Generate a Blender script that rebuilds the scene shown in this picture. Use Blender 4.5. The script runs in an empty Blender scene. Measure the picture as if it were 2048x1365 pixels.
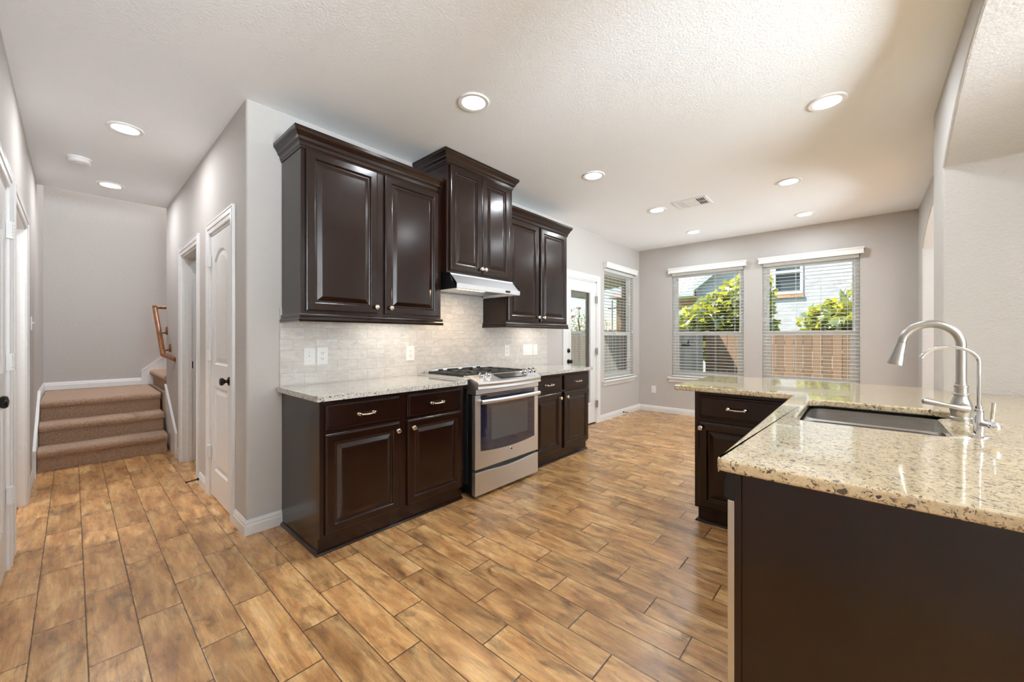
import bpy, bmesh, math, random
from math import radians as R, pi, sin, cos, tan, atan2, sqrt
from mathutils import Vector, Matrix
from mathutils.geometry import tessellate_polygon
random.seed(7)
SC = bpy.context.scene
COL = SC.collection

# ------------------------------------------------------------------ camera, world, sun, exposure
CZ = 2.739                                   # ceiling height
cam = bpy.data.cameras.new('camera')
cam.sensor_width = 36.0
cam.lens = 783.97 * 36.0 / 2048.0
cam.shift_y = -6.465 / 2048.0
cam.clip_start = 0.02
camo = bpy.data.objects.new('camera', cam)
COL.objects.link(camo)
camo.location = (-0.7247, -2.879, 1.238)
camo.rotation_euler = (R(90), 0, -R(48.2654))
SC.camera = camo

SC.view_settings.view_transform = 'Standard'
SC.view_settings.look = 'None'
SC.view_settings.exposure = 0.22
SC.view_settings.gamma = 1.0
SC.view_settings.use_curve_mapping = False
SC.cycles.max_bounces = 14
SC.cycles.diffuse_bounces = 7
SC.cycles.glossy_bounces = 5
SC.cycles.transparent_max_bounces = 16
SC.cycles.sample_clamp_indirect = 6.0
SC.cycles.caustics_reflective = False
SC.cycles.caustics_refractive = False
SC.cycles.use_denoising = True

W_SKY, W_SUN = .84, 12.5
world = bpy.data.worlds.new('world')
SC.world = world
world.use_nodes = True
wn = world.node_tree
sky = wn.nodes.new('ShaderNodeTexSky')
sky.sky_type = 'NISHITA'
sky.sun_disc = False
sky.sun_elevation = R(55)
sky.sun_rotation = R(60)
hz = wn.nodes.new('ShaderNodeMix'); hz.data_type = 'RGBA'
hz.inputs[0].default_value = .6; hz.inputs[7].default_value = (.46, .60, .92, 1)      # summer haze
wn.links.new(sky.outputs[0], hz.inputs[6]); wn.links.new(hz.outputs[2], wn.nodes['Background'].inputs[0])
wn.nodes['Background'].inputs[1].default_value = W_SKY
sun = bpy.data.lights.new('sun', 'SUN')
sun.energy = W_SUN
sun.angle = R(0.6)
sun.color = (1.0, 0.95, 0.86)
suno = bpy.data.objects.new('sun', sun)
COL.objects.link(suno)
SUN_DIR = Vector((-0.38, 0.50, 1.0)).normalized()      # towards the sun
suno.rotation_euler = SUN_DIR.to_track_quat('Z', 'Y').to_euler()

P_DOWN, P_HALL, P_HOOD, P_UNDER, P_LIVING, P_STAIR, P_WINFILL = 8.0, 9.0, 2.8, 1.0, 580.0, 80.0, 1.9

def area_lamp(name, loc, rot, power, size, color=(1, 1, 1), shape='DISK', size_y=None, parent=None, spread=180):
    l = bpy.data.lights.new(name, 'AREA')
    l.energy = power; l.shape = shape; l.size = size
    if size_y: l.size_y = size_y
    l.color = color; l.spread = R(spread)
    o = bpy.data.objects.new(name, l)
    COL.objects.link(o)
    if parent: o.parent = parent; loc = Vector(loc) - root_loc(parent)
    o.location = loc; o.rotation_euler = rot
    return o

# ------------------------------------------------------------------ mesh helpers
ROOTLOC = {}
def root_loc(o):
    while o.parent is not None: o = o.parent
    return ROOTLOC.get(o.name, Vector((0, 0, 0)))

def FR(o, U, V, W):
    o, U, V, W = map(Vector, (o, U, V, W))
    return lambda u, v, w=0.0: o + U * u + V * v + W * w
ID = lambda x, y, z=0.0: Vector((x, y, z))

class MB:
    def __init__(s): s.v = []; s.f = []; s.sm = []
    def add(s, vs, fs, smooth=False):
        b = len(s.v); s.v += [Vector(p) for p in vs]
        for f in fs: s.f.append([b + i for i in f]); s.sm.append(smooth)
        return s
    def box(s, x0, y0, z0, x1, y1, z1, m=ID):
        p = [m(x, y, z) for z in (z0, z1) for y in (y0, y1) for x in (x0, x1)]
        return s.add(p, [(0, 2, 3, 1), (4, 5, 7, 6), (0, 1, 5, 4), (2, 6, 7, 3), (0, 4, 6, 2), (1, 3, 7, 5)])
    def plate(s, outer, holes, m, w0, w1):
        loops = [outer] + list(holes)
        flat = [p for l in loops for p in l]
        tris = tessellate_polygon([[Vector((p[0], p[1], 0)) for p in l] for l in loops])
        n = len(flat)
        vs = [m(p[0], p[1], w0) for p in flat] + [m(p[0], p[1], w1) for p in flat]
        fs = []
        for t in tris: fs.append((t[0], t[1], t[2])); fs.append((t[2] + n, t[1] + n, t[0] + n))
        k = 0
        for l in loops:
            c = len(l)
            for i in range(c):
                a, b = k + i, k + (i + 1) % c
                fs.append((a, b, b + n, a + n))
            k += c
        return s.add(vs, fs)
    def loops(s, L, close=True, cap0=False, cap1=True, smooth=False):
        """L: list of equal-length point rings, bridged"""
        n = len(L[0]); vs = [p for r in L for p in r]; fs = []
        for i in range(len(L) - 1):
            for j in range(n if close else n - 1):
                a, b = i * n + j, i * n + (j + 1) % n
                fs.append((a, b, b + n, a + n))
        if cap0: fs.append(tuple(reversed(range(n))))
        if cap1: fs.append(tuple(range((len(L) - 1) * n, len(L) * n)))
        return s.add(vs, fs, smooth)
    def rects(s, m, u0, v0, u1, v1, prof, cap0=False):
        """nested rectangles: prof = [(inset, height)]"""
        return s.loops([[m(u0 + i, v0 + i, w), m(u1 - i, v0 + i, w), m(u1 - i, v1 - i, w), m(u0 + i, v1 - i, w)] for i, w in prof], cap0=cap0)
    def tube(s, pts, r, n=10, cap=True):
        pts = [Vector(p) for p in pts]
        rs = r if isinstance(r, (list, tuple)) else [r] * len(pts)
        L = []; up = None
        for i, p in enumerate(pts):
            t = (pts[min(i + 1, len(pts) - 1)] - pts[max(i - 1, 0)]).normalized()
            if up is None:
                up = Vector((0, 0, 1)) if abs(t.z) < .9 else Vector((1, 0, 0))
            a = t.cross(up).normalized(); up = a.cross(t).normalized()
            L.append([p + (a * cos(2 * pi * k / n) + up * sin(2 * pi * k / n)) * rs[i] for k in range(n)])
        return s.loops(L, cap0=cap, cap1=cap, smooth=True)
    def lathe(s, prof, m, n=20, cap0=True, cap1=True):
        """prof [(r,h)] around the w axis of m"""
        return s.loops([[m(r * cos(2 * pi * k / n), r * sin(2 * pi * k / n), h) for k in range(n)] for r, h in prof], cap0=cap0, cap1=cap1, smooth=True)
    def sweep(s, path, prof, m, closed=False, side=1, caps=True):
        """path: 2D points; prof [(offset,height)], offset to the left (side=1) of the path"""
        n = len(path); L = []
        P = [Vector(p) for p in path]
        for i in range(n):
            a = P[i] - P[i - 1] if (i > 0 or closed) else None
            b = P[(i + 1) % n] - P[i] if (i < n - 1 or closed) else None
            if a is None: a = b
            if b is None: b = a
            a, b = a.normalized(), b.normalized()
            na, nb = Vector((-a.y, a.x)), Vector((-b.y, b.x))
            d = na + nb; d = d / max(d.length, 1e-6)
            sc = 1.0 / max(.2, d.dot(na))
            L.append([m(P[i].x + d.x * o * sc * side, P[i].y + d.y * o * sc * side, h) for o, h in prof])
        if closed: L.append(L[0])
        return s.loops(L, close=True, cap0=caps and not closed, cap1=caps and not closed)
    def sphere(s, c, r, n=12, sx=1, sy=1, sz=1):
        c = Vector(c); k = n // 2 + 1
        prof = [(max(1e-4, r * sin(pi * i / k)), -r * cos(pi * i / k)) for i in range(k + 1)]
        return s.lathe(prof, lambda u, v, w: c + Vector((u * sx, v * sy, w * sz)), n)
    def build(s, name, mat, parent=None, bevel=None, seg=2, ang=35, kind=None, recalc=True):
        me = bpy.data.meshes.new(name)
        off = root_loc(parent) if parent else Vector((0, 0, 0))
        me.from_pydata([p - off for p in s.v], [], s.f)
        bm = bmesh.new(); bm.from_mesh(me)
        bm.faces.ensure_lookup_table()
        for i, f in enumerate(bm.faces): f.smooth = s.sm[i]
        if recalc: bmesh.ops.recalc_face_normals(bm, faces=bm.faces)
        bm.to_mesh(me); bm.free()
        if any(s.sm): me.set_sharp_from_angle(angle=R(ang))
        me.materials.append(mat)
        o = bpy.data.objects.new(name, me)
        COL.objects.link(o)
        if parent: o.parent = parent
        if bevel:
            b = o.modifiers.new('bevel', 'BEVEL'); b.width = bevel; b.segments = seg
            b.limit_method = 'ANGLE'; b.angle_limit = R(50); b.harden_normals = False
        if kind: o['kind'] = kind
        return o

def box(x0, y0, z0, x1, y1, z1): return MB().box(x0, y0, z0, x1, y1, z1)
def thing(name, loc, label, cat, group=None):
    o = bpy.data.objects.new(name, None); COL.objects.link(o)
    o.location = loc; o.empty_display_size = .1
    ROOTLOC[o.name] = Vector(loc)
    if label: o['label'] = label
    if cat: o['category'] = cat
    if group: o['group'] = group
    return o
def tag(o, label, cat, group=None):
    o['label'] = label; o['category'] = cat
    if group: o['group'] = group
    return o
def struct(name, mb, mat, **k): return mb.build(name, mat, kind='structure', **k)
def sroot(name, loc=(0, 0, 0)):
    o = thing(name, loc, None, None); o['kind'] = 'structure'; return o
def copy_tree(o, loc, label=None):
    c = o.copy(); COL.objects.link(c); c.location = loc
    if label: c['label'] = label
    def rec(a, b):
        for ch in list(a.children):
            d = ch.copy(); COL.objects.link(d); d.parent = b; rec(ch, d)
    rec(o, c)
    return c
def arc(cx, cy, r, a0, a1, n):
    return [(cx + r * cos(R(a0 + (a1 - a0) * i / n)), cy + r * sin(R(a0 + (a1 - a0) * i / n))) for i in range(n + 1)]
def rrect(u0, v0, u1, v1, r, n=5):
    return arc(u1 - r, v0 + r, r, -90, 0, n) + arc(u1 - r, v1 - r, r, 0, 90, n) + arc(u0 + r, v1 - r, r, 90, 180, n) + arc(u0 + r, v0 + r, r, 180, 270, n)

# ------------------------------------------------------------------ materials
def srgb(r, g, b):
    f = lambda c: (c / 255 / 12.92) if c <= 10 else ((c / 255 + .055) / 1.055) ** 2.4
    return (f(r), f(g), f(b), 1)
class NT:
    def __init__(s, name):
        s.m = bpy.data.materials.new(name); s.m.use_nodes = True
        s.t = s.m.node_tree; s.n = s.t.nodes; s.b = s.n['Principled BSDF']
    def node(s, typ, **k):
        o = s.n.new(typ)
        for a, v in k.items():
            if a.startswith('i_'):
                key = a[2:]; o.inputs[int(key) if key.isdigit() else key.replace('_', ' ')].default_value = v
            else: setattr(o, a, v)
        return o
    def link(s, a, b): s.t.links.new(a, b)
    def coord(s, scale=(1, 1, 1), loc=(0, 0, 0), rot=(0, 0, 0)):
        g = s.node('ShaderNodeNewGeometry')
        m = s.node('ShaderNodeMapping')
        m.inputs['Scale'].default_value = scale; m.inputs['Location'].default_value = loc; m.inputs['Rotation'].default_value = rot
        s.link(g.outputs['Position'], m.inputs[0]); return m.outputs[0]
    def noise(s, vec, scale, detail=4, rough=.55, dist=0.0):
        o = s.node('ShaderNodeTexNoise'); o.inputs['Scale'].default_value = scale; o.inputs['Detail'].default_value = detail
        o.inputs['Roughness'].default_value = rough; o.inputs['Distortion'].default_value = dist
        if vec is not None: s.link(vec, o.inputs['Vector'])
        return o.outputs[0]
    def ramp(s, fac, stops, interp='LINEAR'):
        o = s.node('ShaderNodeValToRGB'); o.color_ramp.interpolation = interp
        e = o.color_ramp.elements
        while len(e) < len(stops): e.new(.5)
        for i, (p, c) in enumerate(stops):
            e[i].position = p; e[i].color = c if len(c) == 4 else (*c, 1)
        s.link(fac, o.inputs[0]); return o.outputs[0]
    def math(s, op, a, b=None, c=None, clamp=False):
        o = s.node('ShaderNodeMath', operation=op); o.use_clamp = clamp
        for i, x in enumerate((a, b, c)):
            if x is None: continue
            if isinstance(x, (int, float)): o.inputs[i].default_value = x
            else: s.link(x, o.inputs[i])
        return o.outputs[0]
    def mix(s, fac, a, b, mode='MIX'):
        o = s.node('ShaderNodeMix', data_type='RGBA', blend_type=mode)
        for i, x in ((0, fac), (6, a), (7, b)):
            if isinstance(x, (int, float)): o.inputs[i].default_value = x
            elif isinstance(x, tuple): o.inputs[i].default_value = x
            else: s.link(x, o.inputs[i])
        return o.outputs[2]
    def bump(s, h, strength=.2, dist=.01):
        o = s.node('ShaderNodeBump'); o.inputs['Strength'].default_value = strength; o.inputs['Distance'].default_value = dist
        s.link(h, o.inputs['Height']); s.link(o.outputs[0], s.b.inputs['Normal']); return o
    def set(s, **k):
        for a, v in k.items():
            i = s.b.inputs[a.replace('_', ' ')]
            if isinstance(v, (int, float, tuple)): i.default_value = v
            else: s.link(v, i)
        return s.m
def plain(name, col, rough=.5, metal=0.0, **k):
    t = NT(name); v = t.coord()
    n = t.noise(v, 30, 3)
    c = t.mix(n, tuple(x * .94 for x in col[:3]) + (1,), tuple(min(1, x * 1.05) for x in col[:3]) + (1,))
    t.set(Base_Color=c, Roughness=rough, Metallic=metal, **k)
    return t.m
M = {}
def paint(name, col, bscale=70, bstr=.25, rough=.75):
    t = NT(name); v = t.coord()
    big = t.noise(v, 1.3, 3)
    c = t.mix(big, tuple(x * .97 for x in col[:3]) + (1,), tuple(min(1, x * 1.02) for x in col[:3]) + (1,))
    h = t.ramp(t.noise(v, bscale, 3, .6), [(.35, (0, 0, 0)), (.65, (1, 1, 1))])
    t.bump(h, bstr, .004)
    t.set(Base_Color=c, Roughness=rough); t.b.inputs['Specular IOR Level'].default_value = .25
    return t.m
M['wall'] = paint('wall_paint', (.535, .510, .488, 1))
M['ceil'] = paint('ceiling_paint', (.87, .89, .905, 1), 85, .24)
M['trim'] = plain('white_trim_paint', (.78, .78, .775, 1), .35)
M['plastic'] = plain('white_plastic', (.82, .81, .79, 1), .3)
M['vinyl'] = plain('white_vinyl', (.80, .80, .78, 1), .35)

def wood_floor():
    t = NT('wood_look_plank_tile')
    g = t.node('ShaderNodeNewGeometry'); sp = t.node('ShaderNodeSeparateXYZ'); t.link(g.outputs['Position'], sp.inputs[0])
    X, Y = sp.outputs[0], sp.outputs[1]
    u = t.math('DIVIDE', t.math('ADD', X, .837), .1515)
    k = t.math('FLOOR', u); fu = t.math('SUBTRACT', u, k)
    v = t.math('DIVIDE', t.math('SUBTRACT', t.math('SUBTRACT', Y, .31), t.math('MULTIPLY', k, .205)), .615)
    j = t.math('FLOOR', v); fv = t.math('SUBTRACT', v, j)
    du = t.math('MULTIPLY', t.math('MINIMUM', fu, t.math('SUBTRACT', 1.0, fu)), .1515)
    dv = t.math('MULTIPLY', t.math('MINIMUM', fv, t.math('SUBTRACT', 1.0, fv)), .615)
    d = t.math('MINIMUM', du, t.math('SUBTRACT', dv, .0008))
    gr = t.math('LESS_THAN', d, .0020)
    edge = t.math('SMOOTH_MIN', t.math('MULTIPLY', d, 250.0), 1.0, .3)
    cb = t.node('ShaderNodeCombineXYZ'); t.link(k, cb.inputs[0]); t.link(j, cb.inputs[1])
    wnz = t.node('ShaderNodeTexWhiteNoise', noise_dimensions='2D'); t.link(cb.outputs[0], wnz.inputs['Vector'])
    r = wnz.outputs['Value']; rc = t.node('ShaderNodeSeparateXYZ'); t.link(wnz.outputs['Color'], rc.inputs[0])
    def vec(sx, sy, off):
        c = t.node('ShaderNodeCombineXYZ')
        t.link(t.math('MULTIPLY', X, sx), c.inputs[0])
        t.link(t.math('ADD', t.math('MULTIPLY', Y, sy), t.math('MULTIPLY', rc.outputs[1], 17.0)), c.inputs[1])
        t.link(t.math('ADD', t.math('MULTIPLY', r, 31.0), off), c.inputs[2]); return c.outputs[0]
    n1 = t.noise(vec(1, .20, 0), 16, 6, .62, .5)
    n2 = t.noise(vec(1, .38, 9), 11, 6, .62, 1.2)
    n5 = t.noise(vec(1, .07, 21), 55, 4, .6, .3)
    n3 = t.noise(vec(1, .05, 3), 170, 4, .65)
    n4 = t.noise(vec(1, .25, 5), 26, 5, .66, .6)
    base = t.ramp(n1, [(.27, srgb(158, 112, 72)), (.44, srgb(198, 149, 100)), (.56, srgb(220, 174, 120)), (.72, srgb(240, 202, 148))])
    dark = t.ramp(n2, [(.50, (0, 0, 0)), (.68, (1, 1, 1))])
    c = t.mix(t.math('MULTIPLY', dark, .74), base, srgb(110, 82, 60))
    lite = t.ramp(n4, [(.58, (0, 0, 0)), (.72, (1, 1, 1))])
    c = t.mix(t.math('MULTIPLY', lite, .35), c, srgb(226, 188, 132))
    fine = t.ramp(n3, [(.30, (.66, .66, .66)), (.60, (1.08, 1.08, 1.08))])
    c = t.mix(.8, c, fine, 'MULTIPLY')
    fine = t.ramp(n5, [(.33, (.70, .68, .66)), (.58, (1.05, 1.05, 1.05))])
    c = t.mix(.7, c, fine, 'MULTIPLY')
    val = t.math('ADD', .79, t.math('MULTIPLY', rc.outputs[0], .30))
    hs = t.node('ShaderNodeHueSaturation'); t.link(c, hs.inputs['Color']); t.link(val, hs.inputs['Value']); hs.inputs['Saturation'].default_value = 1.03
    c = t.mix(gr, hs.outputs[0], srgb(84, 62, 48))
    h = t.math('ADD', edge, t.math('MULTIPLY', n3, .22))
    t.bump(h, .35, .002)
    rg = t.math('ADD', .20, t.math('MULTIPLY', n4, .16))
    return t.set(Base_Color=c, Roughness=rg)
M['floor'] = wood_floor()

def dark_wood(name, axis, tint=1.0):
    t = NT(name)
    sc = {'z': (1, 1, .05), 'x': (.05, 1, 1), 'y': (1, .05, 1)}[axis]
    v = t.coord(sc)
    n = t.noise(v, 60, 5, .65, .4); n2 = t.noise(t.coord((1, 1, .4)), 4.5, 4, .6, .8)
    a = t.ramp(n, [(.3, tuple(x * tint for x in (.010, .0030, .0016))), (.7, tuple(x * tint for x in (.030, .0088, .0046)))])
    b = t.ramp(n2, [(.35, tuple(x * tint for x in (.009, .0028, .0015))), (.7, tuple(x * tint for x in (.026, .0076, .0040)))])
    c = t.mix(.5, a, b)
    t.bump(n, .012, .002)
    t.b.inputs['Coat Weight'].default_value = .14; t.b.inputs['Coat Roughness'].default_value = .16; t.b.inputs['Coat Tint'].default_value = (1, .9, .82, 1)
    t.b.inputs['Specular IOR Level'].default_value = .40
    return t.set(Base_Color=c, Roughness=.22)
M['wood'] = dark_wood('espresso_wood', 'z', .68)
M['woodx'] = dark_wood('espresso_wood_horizontal', 'x', .68)

def granite(name, base, light, specks, stretch):
    t = NT(name)
    v = t.coord(); vs = t.coord((1, stretch, 1))
    n0 = t.noise(v, 9, 5, .6); n1 = t.noise(v, 55, 5, .7)
    c = t.mix(n0, base, light)
    c = t.mix(t.ramp(n1, [(.45, (0, 0, 0)), (.75, (.6, .6, .6))]), c, tuple(x * .62 for x in base[:3]) + (1,))
    for sc, th, col, off in specks:
        m = t.coord((1, stretch, 1), (off, off * 2, off * .5))
        n = t.noise(m, sc, 3, .55, .8)
        c = t.mix(t.ramp(n, [(th, (0, 0, 0)), (th + .035, (1, 1, 1))]), c, col)
    t.b.inputs['Coat Weight'].default_value = .6; t.b.inputs['Coat Roughness'].default_value = .03
    return t.set(Base_Color=c, Roughness=.10)
M['granite'] = granite('cream_granite', srgb(206, 182, 140), srgb(230, 212, 176),
                       [(120, .58, srgb(150, 128, 102), 0), (80, .60, srgb(92, 76, 70), 3.3), (46, .655, srgb(70, 44, 42), 7.1), (22, .73, srgb(56, 26, 28), 11.7)], 1)
M['granite_pale'] = granite('pale_grey_granite', srgb(212, 208, 199), srgb(232, 229, 221),
                       [(150, .57, srgb(150, 146, 138), 1), (100, .59, srgb(100, 96, 92), 5.3), (64, .635, srgb(52, 48, 48), 8.1)], 1)

def tile():
    t = NT('grey_subway_tile')
    g = t.node('ShaderNodeNewGeometry'); sp = t.node('ShaderNodeSeparateXYZ'); t.link(g.outputs['Position'], sp.inputs[0])
    X, Z = sp.outputs[0], sp.outputs[2]
    v = t.math('DIVIDE', t.math('SUBTRACT', Z, .921), .0772); j = t.math('FLOOR', v); fv = t.math('SUBTRACT', v, j)
    odd = t.math('MODULO', j, 2.0)
    u = t.math('SUBTRACT', t.math('DIVIDE', t.math('SUBTRACT', X, .113), .1525), t.math('MULTIPLY', t.math('SUBTRACT', 1.0, odd), .5))
    k = t.math('FLOOR', u); fu = t.math('SUBTRACT', u, k)
    d = t.math('MINIMUM', t.math('MULTIPLY', t.math('MINIMUM', fu, t.math('SUBTRACT', 1.0, fu)), .1525),
               t.math('MULTIPLY', t.math('MINIMUM', fv, t.math('SUBTRACT', 1.0, fv)), .0772))
    gr = t.math('LESS_THAN', d, .0011)
    cb = t.node('ShaderNodeCombineXYZ'); t.link(k, cb.inputs[0]); t.link(j, cb.inputs[1])
    w = t.node('ShaderNodeTexWhiteNoise', noise_dimensions='2D'); t.link(cb.outputs[0], w.inputs['Vector'])
    c3 = t.node('ShaderNodeCombineXYZ')
    t.link(t.math('MULTIPLY', X, .4), c3.inputs[0]); t.link(t.math('MULTIPLY', w.outputs['Value'], 40.0), c3.inputs[1]); t.link(Z, c3.inputs[2])
    n = t.noise(c3.outputs[0], 38, 5, .65, .5)
    c = t.ramp(n, [(.3, srgb(190, 184, 178)), (.55, srgb(208, 203, 197)), (.75, srgb(219, 214, 208))])
    hs = t.node('ShaderNodeHueSaturation'); t.link(c, hs.inputs['Color'])
    t.link(t.math('ADD', .95, t.math('MULTIPLY', w.outputs['Value'], .10)), hs.inputs['Value'])
    c = t.mix(gr, hs.outputs[0], srgb(176, 168, 160))
    t.bump(t.math('SMOOTH_MIN', t.math('MULTIPLY', d, 300.0), 1.0, .2), .3, .0015)
    return t.set(Base_Color=c, Roughness=.35)
M['tile'] = tile()

def steel(name, col=(.62, .61, .59, 1), rough=.26, axis=(1, 1, 60)):
    t = NT(name); n = t.noise(t.coord(axis), 12, 3)
    t.set(Base_Color=t.mix(n, tuple(x * .92 for x in col[:3]) + (1,), col), Metallic=1.0)
    r = t.math('ADD', rough - .05, t.math('MULTIPLY', n, .10)); t.link(r, t.b.inputs['Roughness'])
    return t.m
M['steel'] = steel('brushed_stainless', (.78, .79, .81, 1), .40)
M['nickel'] = steel('brushed_nickel', (.50, .475, .445, 1), .34, (1, 1, 1))
M['chrome'] = plain('polished_chrome', (.80, .80, .82, 1), .06, 1.0)
M['satin'] = plain('satin_nickel_hardware', (.83, .76, .66, 1), .18, 1.0)
M['sink'] = steel('sink_stainless', (.60, .58, .56, 1), .24, (1, 1, 20))
M['black_gloss'] = plain('black_enamel', (.012, .012, .013, 1), .22)
M['black_matte'] = plain('black_panel', (.018, .018, .02, 1), .45)
M['iron'] = plain('cast_iron', (.028, .026, .024, 1), .5)
M['bronze'] = plain('dark_bronze', (.022, .018, .015, 1), .22, .6)
M['ovenglass'] = plain('oven_door_glass', (.018, .018, .034, 1), .04)
M['ovenglass'].node_tree.nodes['Principled BSDF'].inputs['Specular IOR Level'].default_value = .8
M['ovenwin'] = plain('oven_window_glass', (.050, .055, .060, 1), .05)
M['ovenwin'].node_tree.nodes['Principled BSDF'].inputs['Specular IOR Level'].default_value = .8
M['oak'] = None
def oak():
    t = NT('stained_oak'); n = t.noise(t.coord((1, .25, .12)), 55, 5, .7, .5)
    c = t.ramp(n, [(.3, srgb(74, 38, 12)), (.55, srgb(136, 78, 28)), (.75, srgb(166, 104, 44))])
    return t.set(Base_Color=c, Roughness=.35)
M['oak'] = oak()
def carpet():
    t = NT('tan_carpet'); v = t.coord()
    n = t.noise(v, 260, 4, .7); n2 = t.noise(v, 85, 5, .7); n3 = t.noise(v, 9, 3)
    c = t.ramp(n2, [(.3, srgb(160, 124, 98)), (.5, srgb(214, 176, 144)), (.7, srgb(244, 212, 180))])
    c = t.mix(t.math('MULTIPLY', n, .28), c, srgb(134, 106, 86)); c = t.mix(t.math('MULTIPLY', n3, .2), c, srgb(200, 164, 134))
    t.bump(t.math('ADD', n2, t.math('MULTIPLY', n, .6)), 1.0, .016)
    t.b.inputs['Sheen Weight'].default_value = .3; t.b.inputs['Specular IOR Level'].default_value = .05
    return t.set(Base_Color=c, Roughness=.95)
M['carpet'] = carpet()
def emis(name, col, s):
    t = NT(name); t.set(Base_Color=(.8, .8, .8, 1)); t.b.inputs['Emission Color'].default_value = col; t.b.inputs['Emission Strength'].default_value = s
    return t.m
M['lamp'] = emis('lamp_diffuser', (1, .97, .93, 1), 6)
M['warmlamp'] = emis('warm_bulb_lens', (1, .72, .42, 1), 5)
def pane():
    t = NT('window_glass'); t.n.remove(t.b)
    tr = t.node('ShaderNodeBsdfTransparent'); tr.inputs[0].default_value = (.96, .98, .97, 1)
    gl = t.node('ShaderNodeBsdfGlossy'); gl.inputs['Roughness'].default_value = .01
    fr = t.node('ShaderNodeFresnel'); fr.inputs[0].default_value = 1.45
    mx = t.node('ShaderNodeMixShader'); t.link(t.math('MULTIPLY', fr.outputs[0], .8), mx.inputs[0]); t.link(tr.outputs[0], mx.inputs[1]); t.link(gl.outputs[0], mx.inputs[2])
    t.link(mx.outputs[0], t.n['Material Output'].inputs[0]); return t.m
M['pane'] = pane()
def brick(name, c1, c2, mortar, rot=(0, 0, 0)):
    t = NT(name)
    g = t.node('ShaderNodeNewGeometry'); sp = t.node('ShaderNodeSeparateXYZ'); t.link(g.outputs['Position'], sp.inputs[0])
    cb = t.node('ShaderNodeCombineXYZ'); t.link(t.math('ADD', sp.outputs[0], sp.outputs[1]), cb.inputs[0]); t.link(sp.outputs[2], cb.inputs[1])
    b = t.node('ShaderNodeTexBrick'); t.link(cb.outputs[0], b.inputs[0])
    b.inputs['Scale'].default_value = 1; b.inputs['Brick Width'].default_value = .21; b.inputs['Row Height'].default_value = .075; b.inputs['Mortar Size'].default_value = .007
    b.inputs['Color1'].default_value = c1; b.inputs['Color2'].default_value = c2; b.inputs['Mortar'].default_value = mortar
    n = t.noise(t.coord(), 14, 4)
    c = t.mix(t.math('MULTIPLY', n, .5), b.outputs[0], tuple(x * .7 for x in c1[:3]) + (1,))
    return t.set(Base_Color=c, Roughness=.85)
M['brick'] = brick('tan_brick', srgb(196, 146, 92), srgb(166, 108, 72), srgb(190, 178, 158))
M['brickgrey'] = brick('pale_grey_brick', srgb(176, 172, 176), srgb(206, 202, 204), srgb(190, 186, 184))
def planks(name, c1, c2, axis, pitch):
    t = NT(name)
    g = t.node('ShaderNodeNewGeometry'); sp = t.node('ShaderNodeSeparateXYZ'); t.link(g.outputs['Position'], sp.inputs[0])
    k = t.math('FLOOR', t.math('DIVIDE', sp.outputs[axis], pitch))
    w = t.node('ShaderNodeTexWhiteNoise', noise_dimensions='1D'); t.link(k, w.inputs['W'])
    n = t.noise(t.coord((1, 1, .12)), 30, 4, .65)
    c = t.mix(t.math('ADD', t.math('MULTIPLY', w.outputs['Value'], .45), t.math('MULTIPLY', n, .6), clamp=True), c1, c2)
    return t.set(Base_Color=c, Roughness=.85)
M['fencegrey'] = planks('weathered_fence', srgb(148, 138, 134), srgb(206, 198, 194), 1, .145)
M['fencebrown'] = planks('brown_fence', srgb(108, 84, 66), srgb(158, 126, 100), 1, .145)
M['soffit'] = planks('tan_soffit', srgb(206, 184, 140), srgb(240, 222, 180), 1, .12)
M['shingle'] = planks('pale_shingle', srgb(196, 176, 166), srgb(214, 196, 188), 2, .14)
M['fascia'] = plain('grey_fascia', srgb(176, 184, 184), .6)
M['extglass'] = plain('dark_window', (.05, .07, .075, 1), .08)
M['grass'] = plain('lawn', (.10, .17, .04, 1), .9)
def leaf(name, c1, c2, tr):
    t = NT(name); t.n.remove(t.b)
    g = t.node('ShaderNodeNewGeometry')
    c = t.ramp(g.outputs['Random Per Island'], [(0, c1), (1, c2)])
    d = t.node('ShaderNodeBsdfDiffuse'); t.link(c, d.inputs[0])
    l = t.node('ShaderNodeBsdfTranslucent'); l.inputs[0].default_value = tr
    gl = t.node('ShaderNodeBsdfGlossy'); gl.inputs['Roughness'].default_value = .35
    m1 = t.node('ShaderNodeMixShader'); m1.inputs[0].default_value = .48; t.link(d.outputs[0], m1.inputs[1]); t.link(l.outputs[0], m1.inputs[2])
    m2 = t.node('ShaderNodeMixShader'); m2.inputs[0].default_value = .17; t.link(m1.outputs[0], m2.inputs[1]); t.link(gl.outputs[0], m2.inputs[2])
    t.link(m2.outputs[0], t.n['Material Output'].inputs[0]); return t.m
M['leaf'] = leaf('broad_leaf', (.030, .085, .045, 1), (.24, .30, .03, 1), (.70, .68, .03, 1))
M['leafdark'] = leaf('shrub_leaf', (.06, .11, .03, 1), (.14, .20, .06, 1), (.30, .38, .05, 1))
M['rose'] = leaf('rose_petal', (.75, .10, .12, 1), (.85, .25, .24, 1), (.9, .2, .2, 1))
M['bark'] = plain('bark', (.13, .09, .06, 1), .9)

# ------------------------------------------------------------------ room shell
XL, XF, YR, XJ, XK, YP = -.958, 5.813, -3.37, 2.777, 3.168, -3.243
YREAR = -7.2
SX = 3.0                                       # right end of the stairwell
struct('floor', box(XL - .3, YREAR, -.12, XF + .2, 3.30, 0).box(.12, YREAR, -.12, 2.4, 3.1, -.001), M['floor'])
cl = MB().plate([(XL - .3, YREAR - .1), (XF + .2, YREAR - .1), (XF + .2, .19), (2.5, .19), (2.5, 3.134), (XL - .3, 3.134)], [], lambda u, v, w: Vector((u, v, w)), CZ, CZ + .12)
struct('ceiling', cl, M['ceil'])

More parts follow.
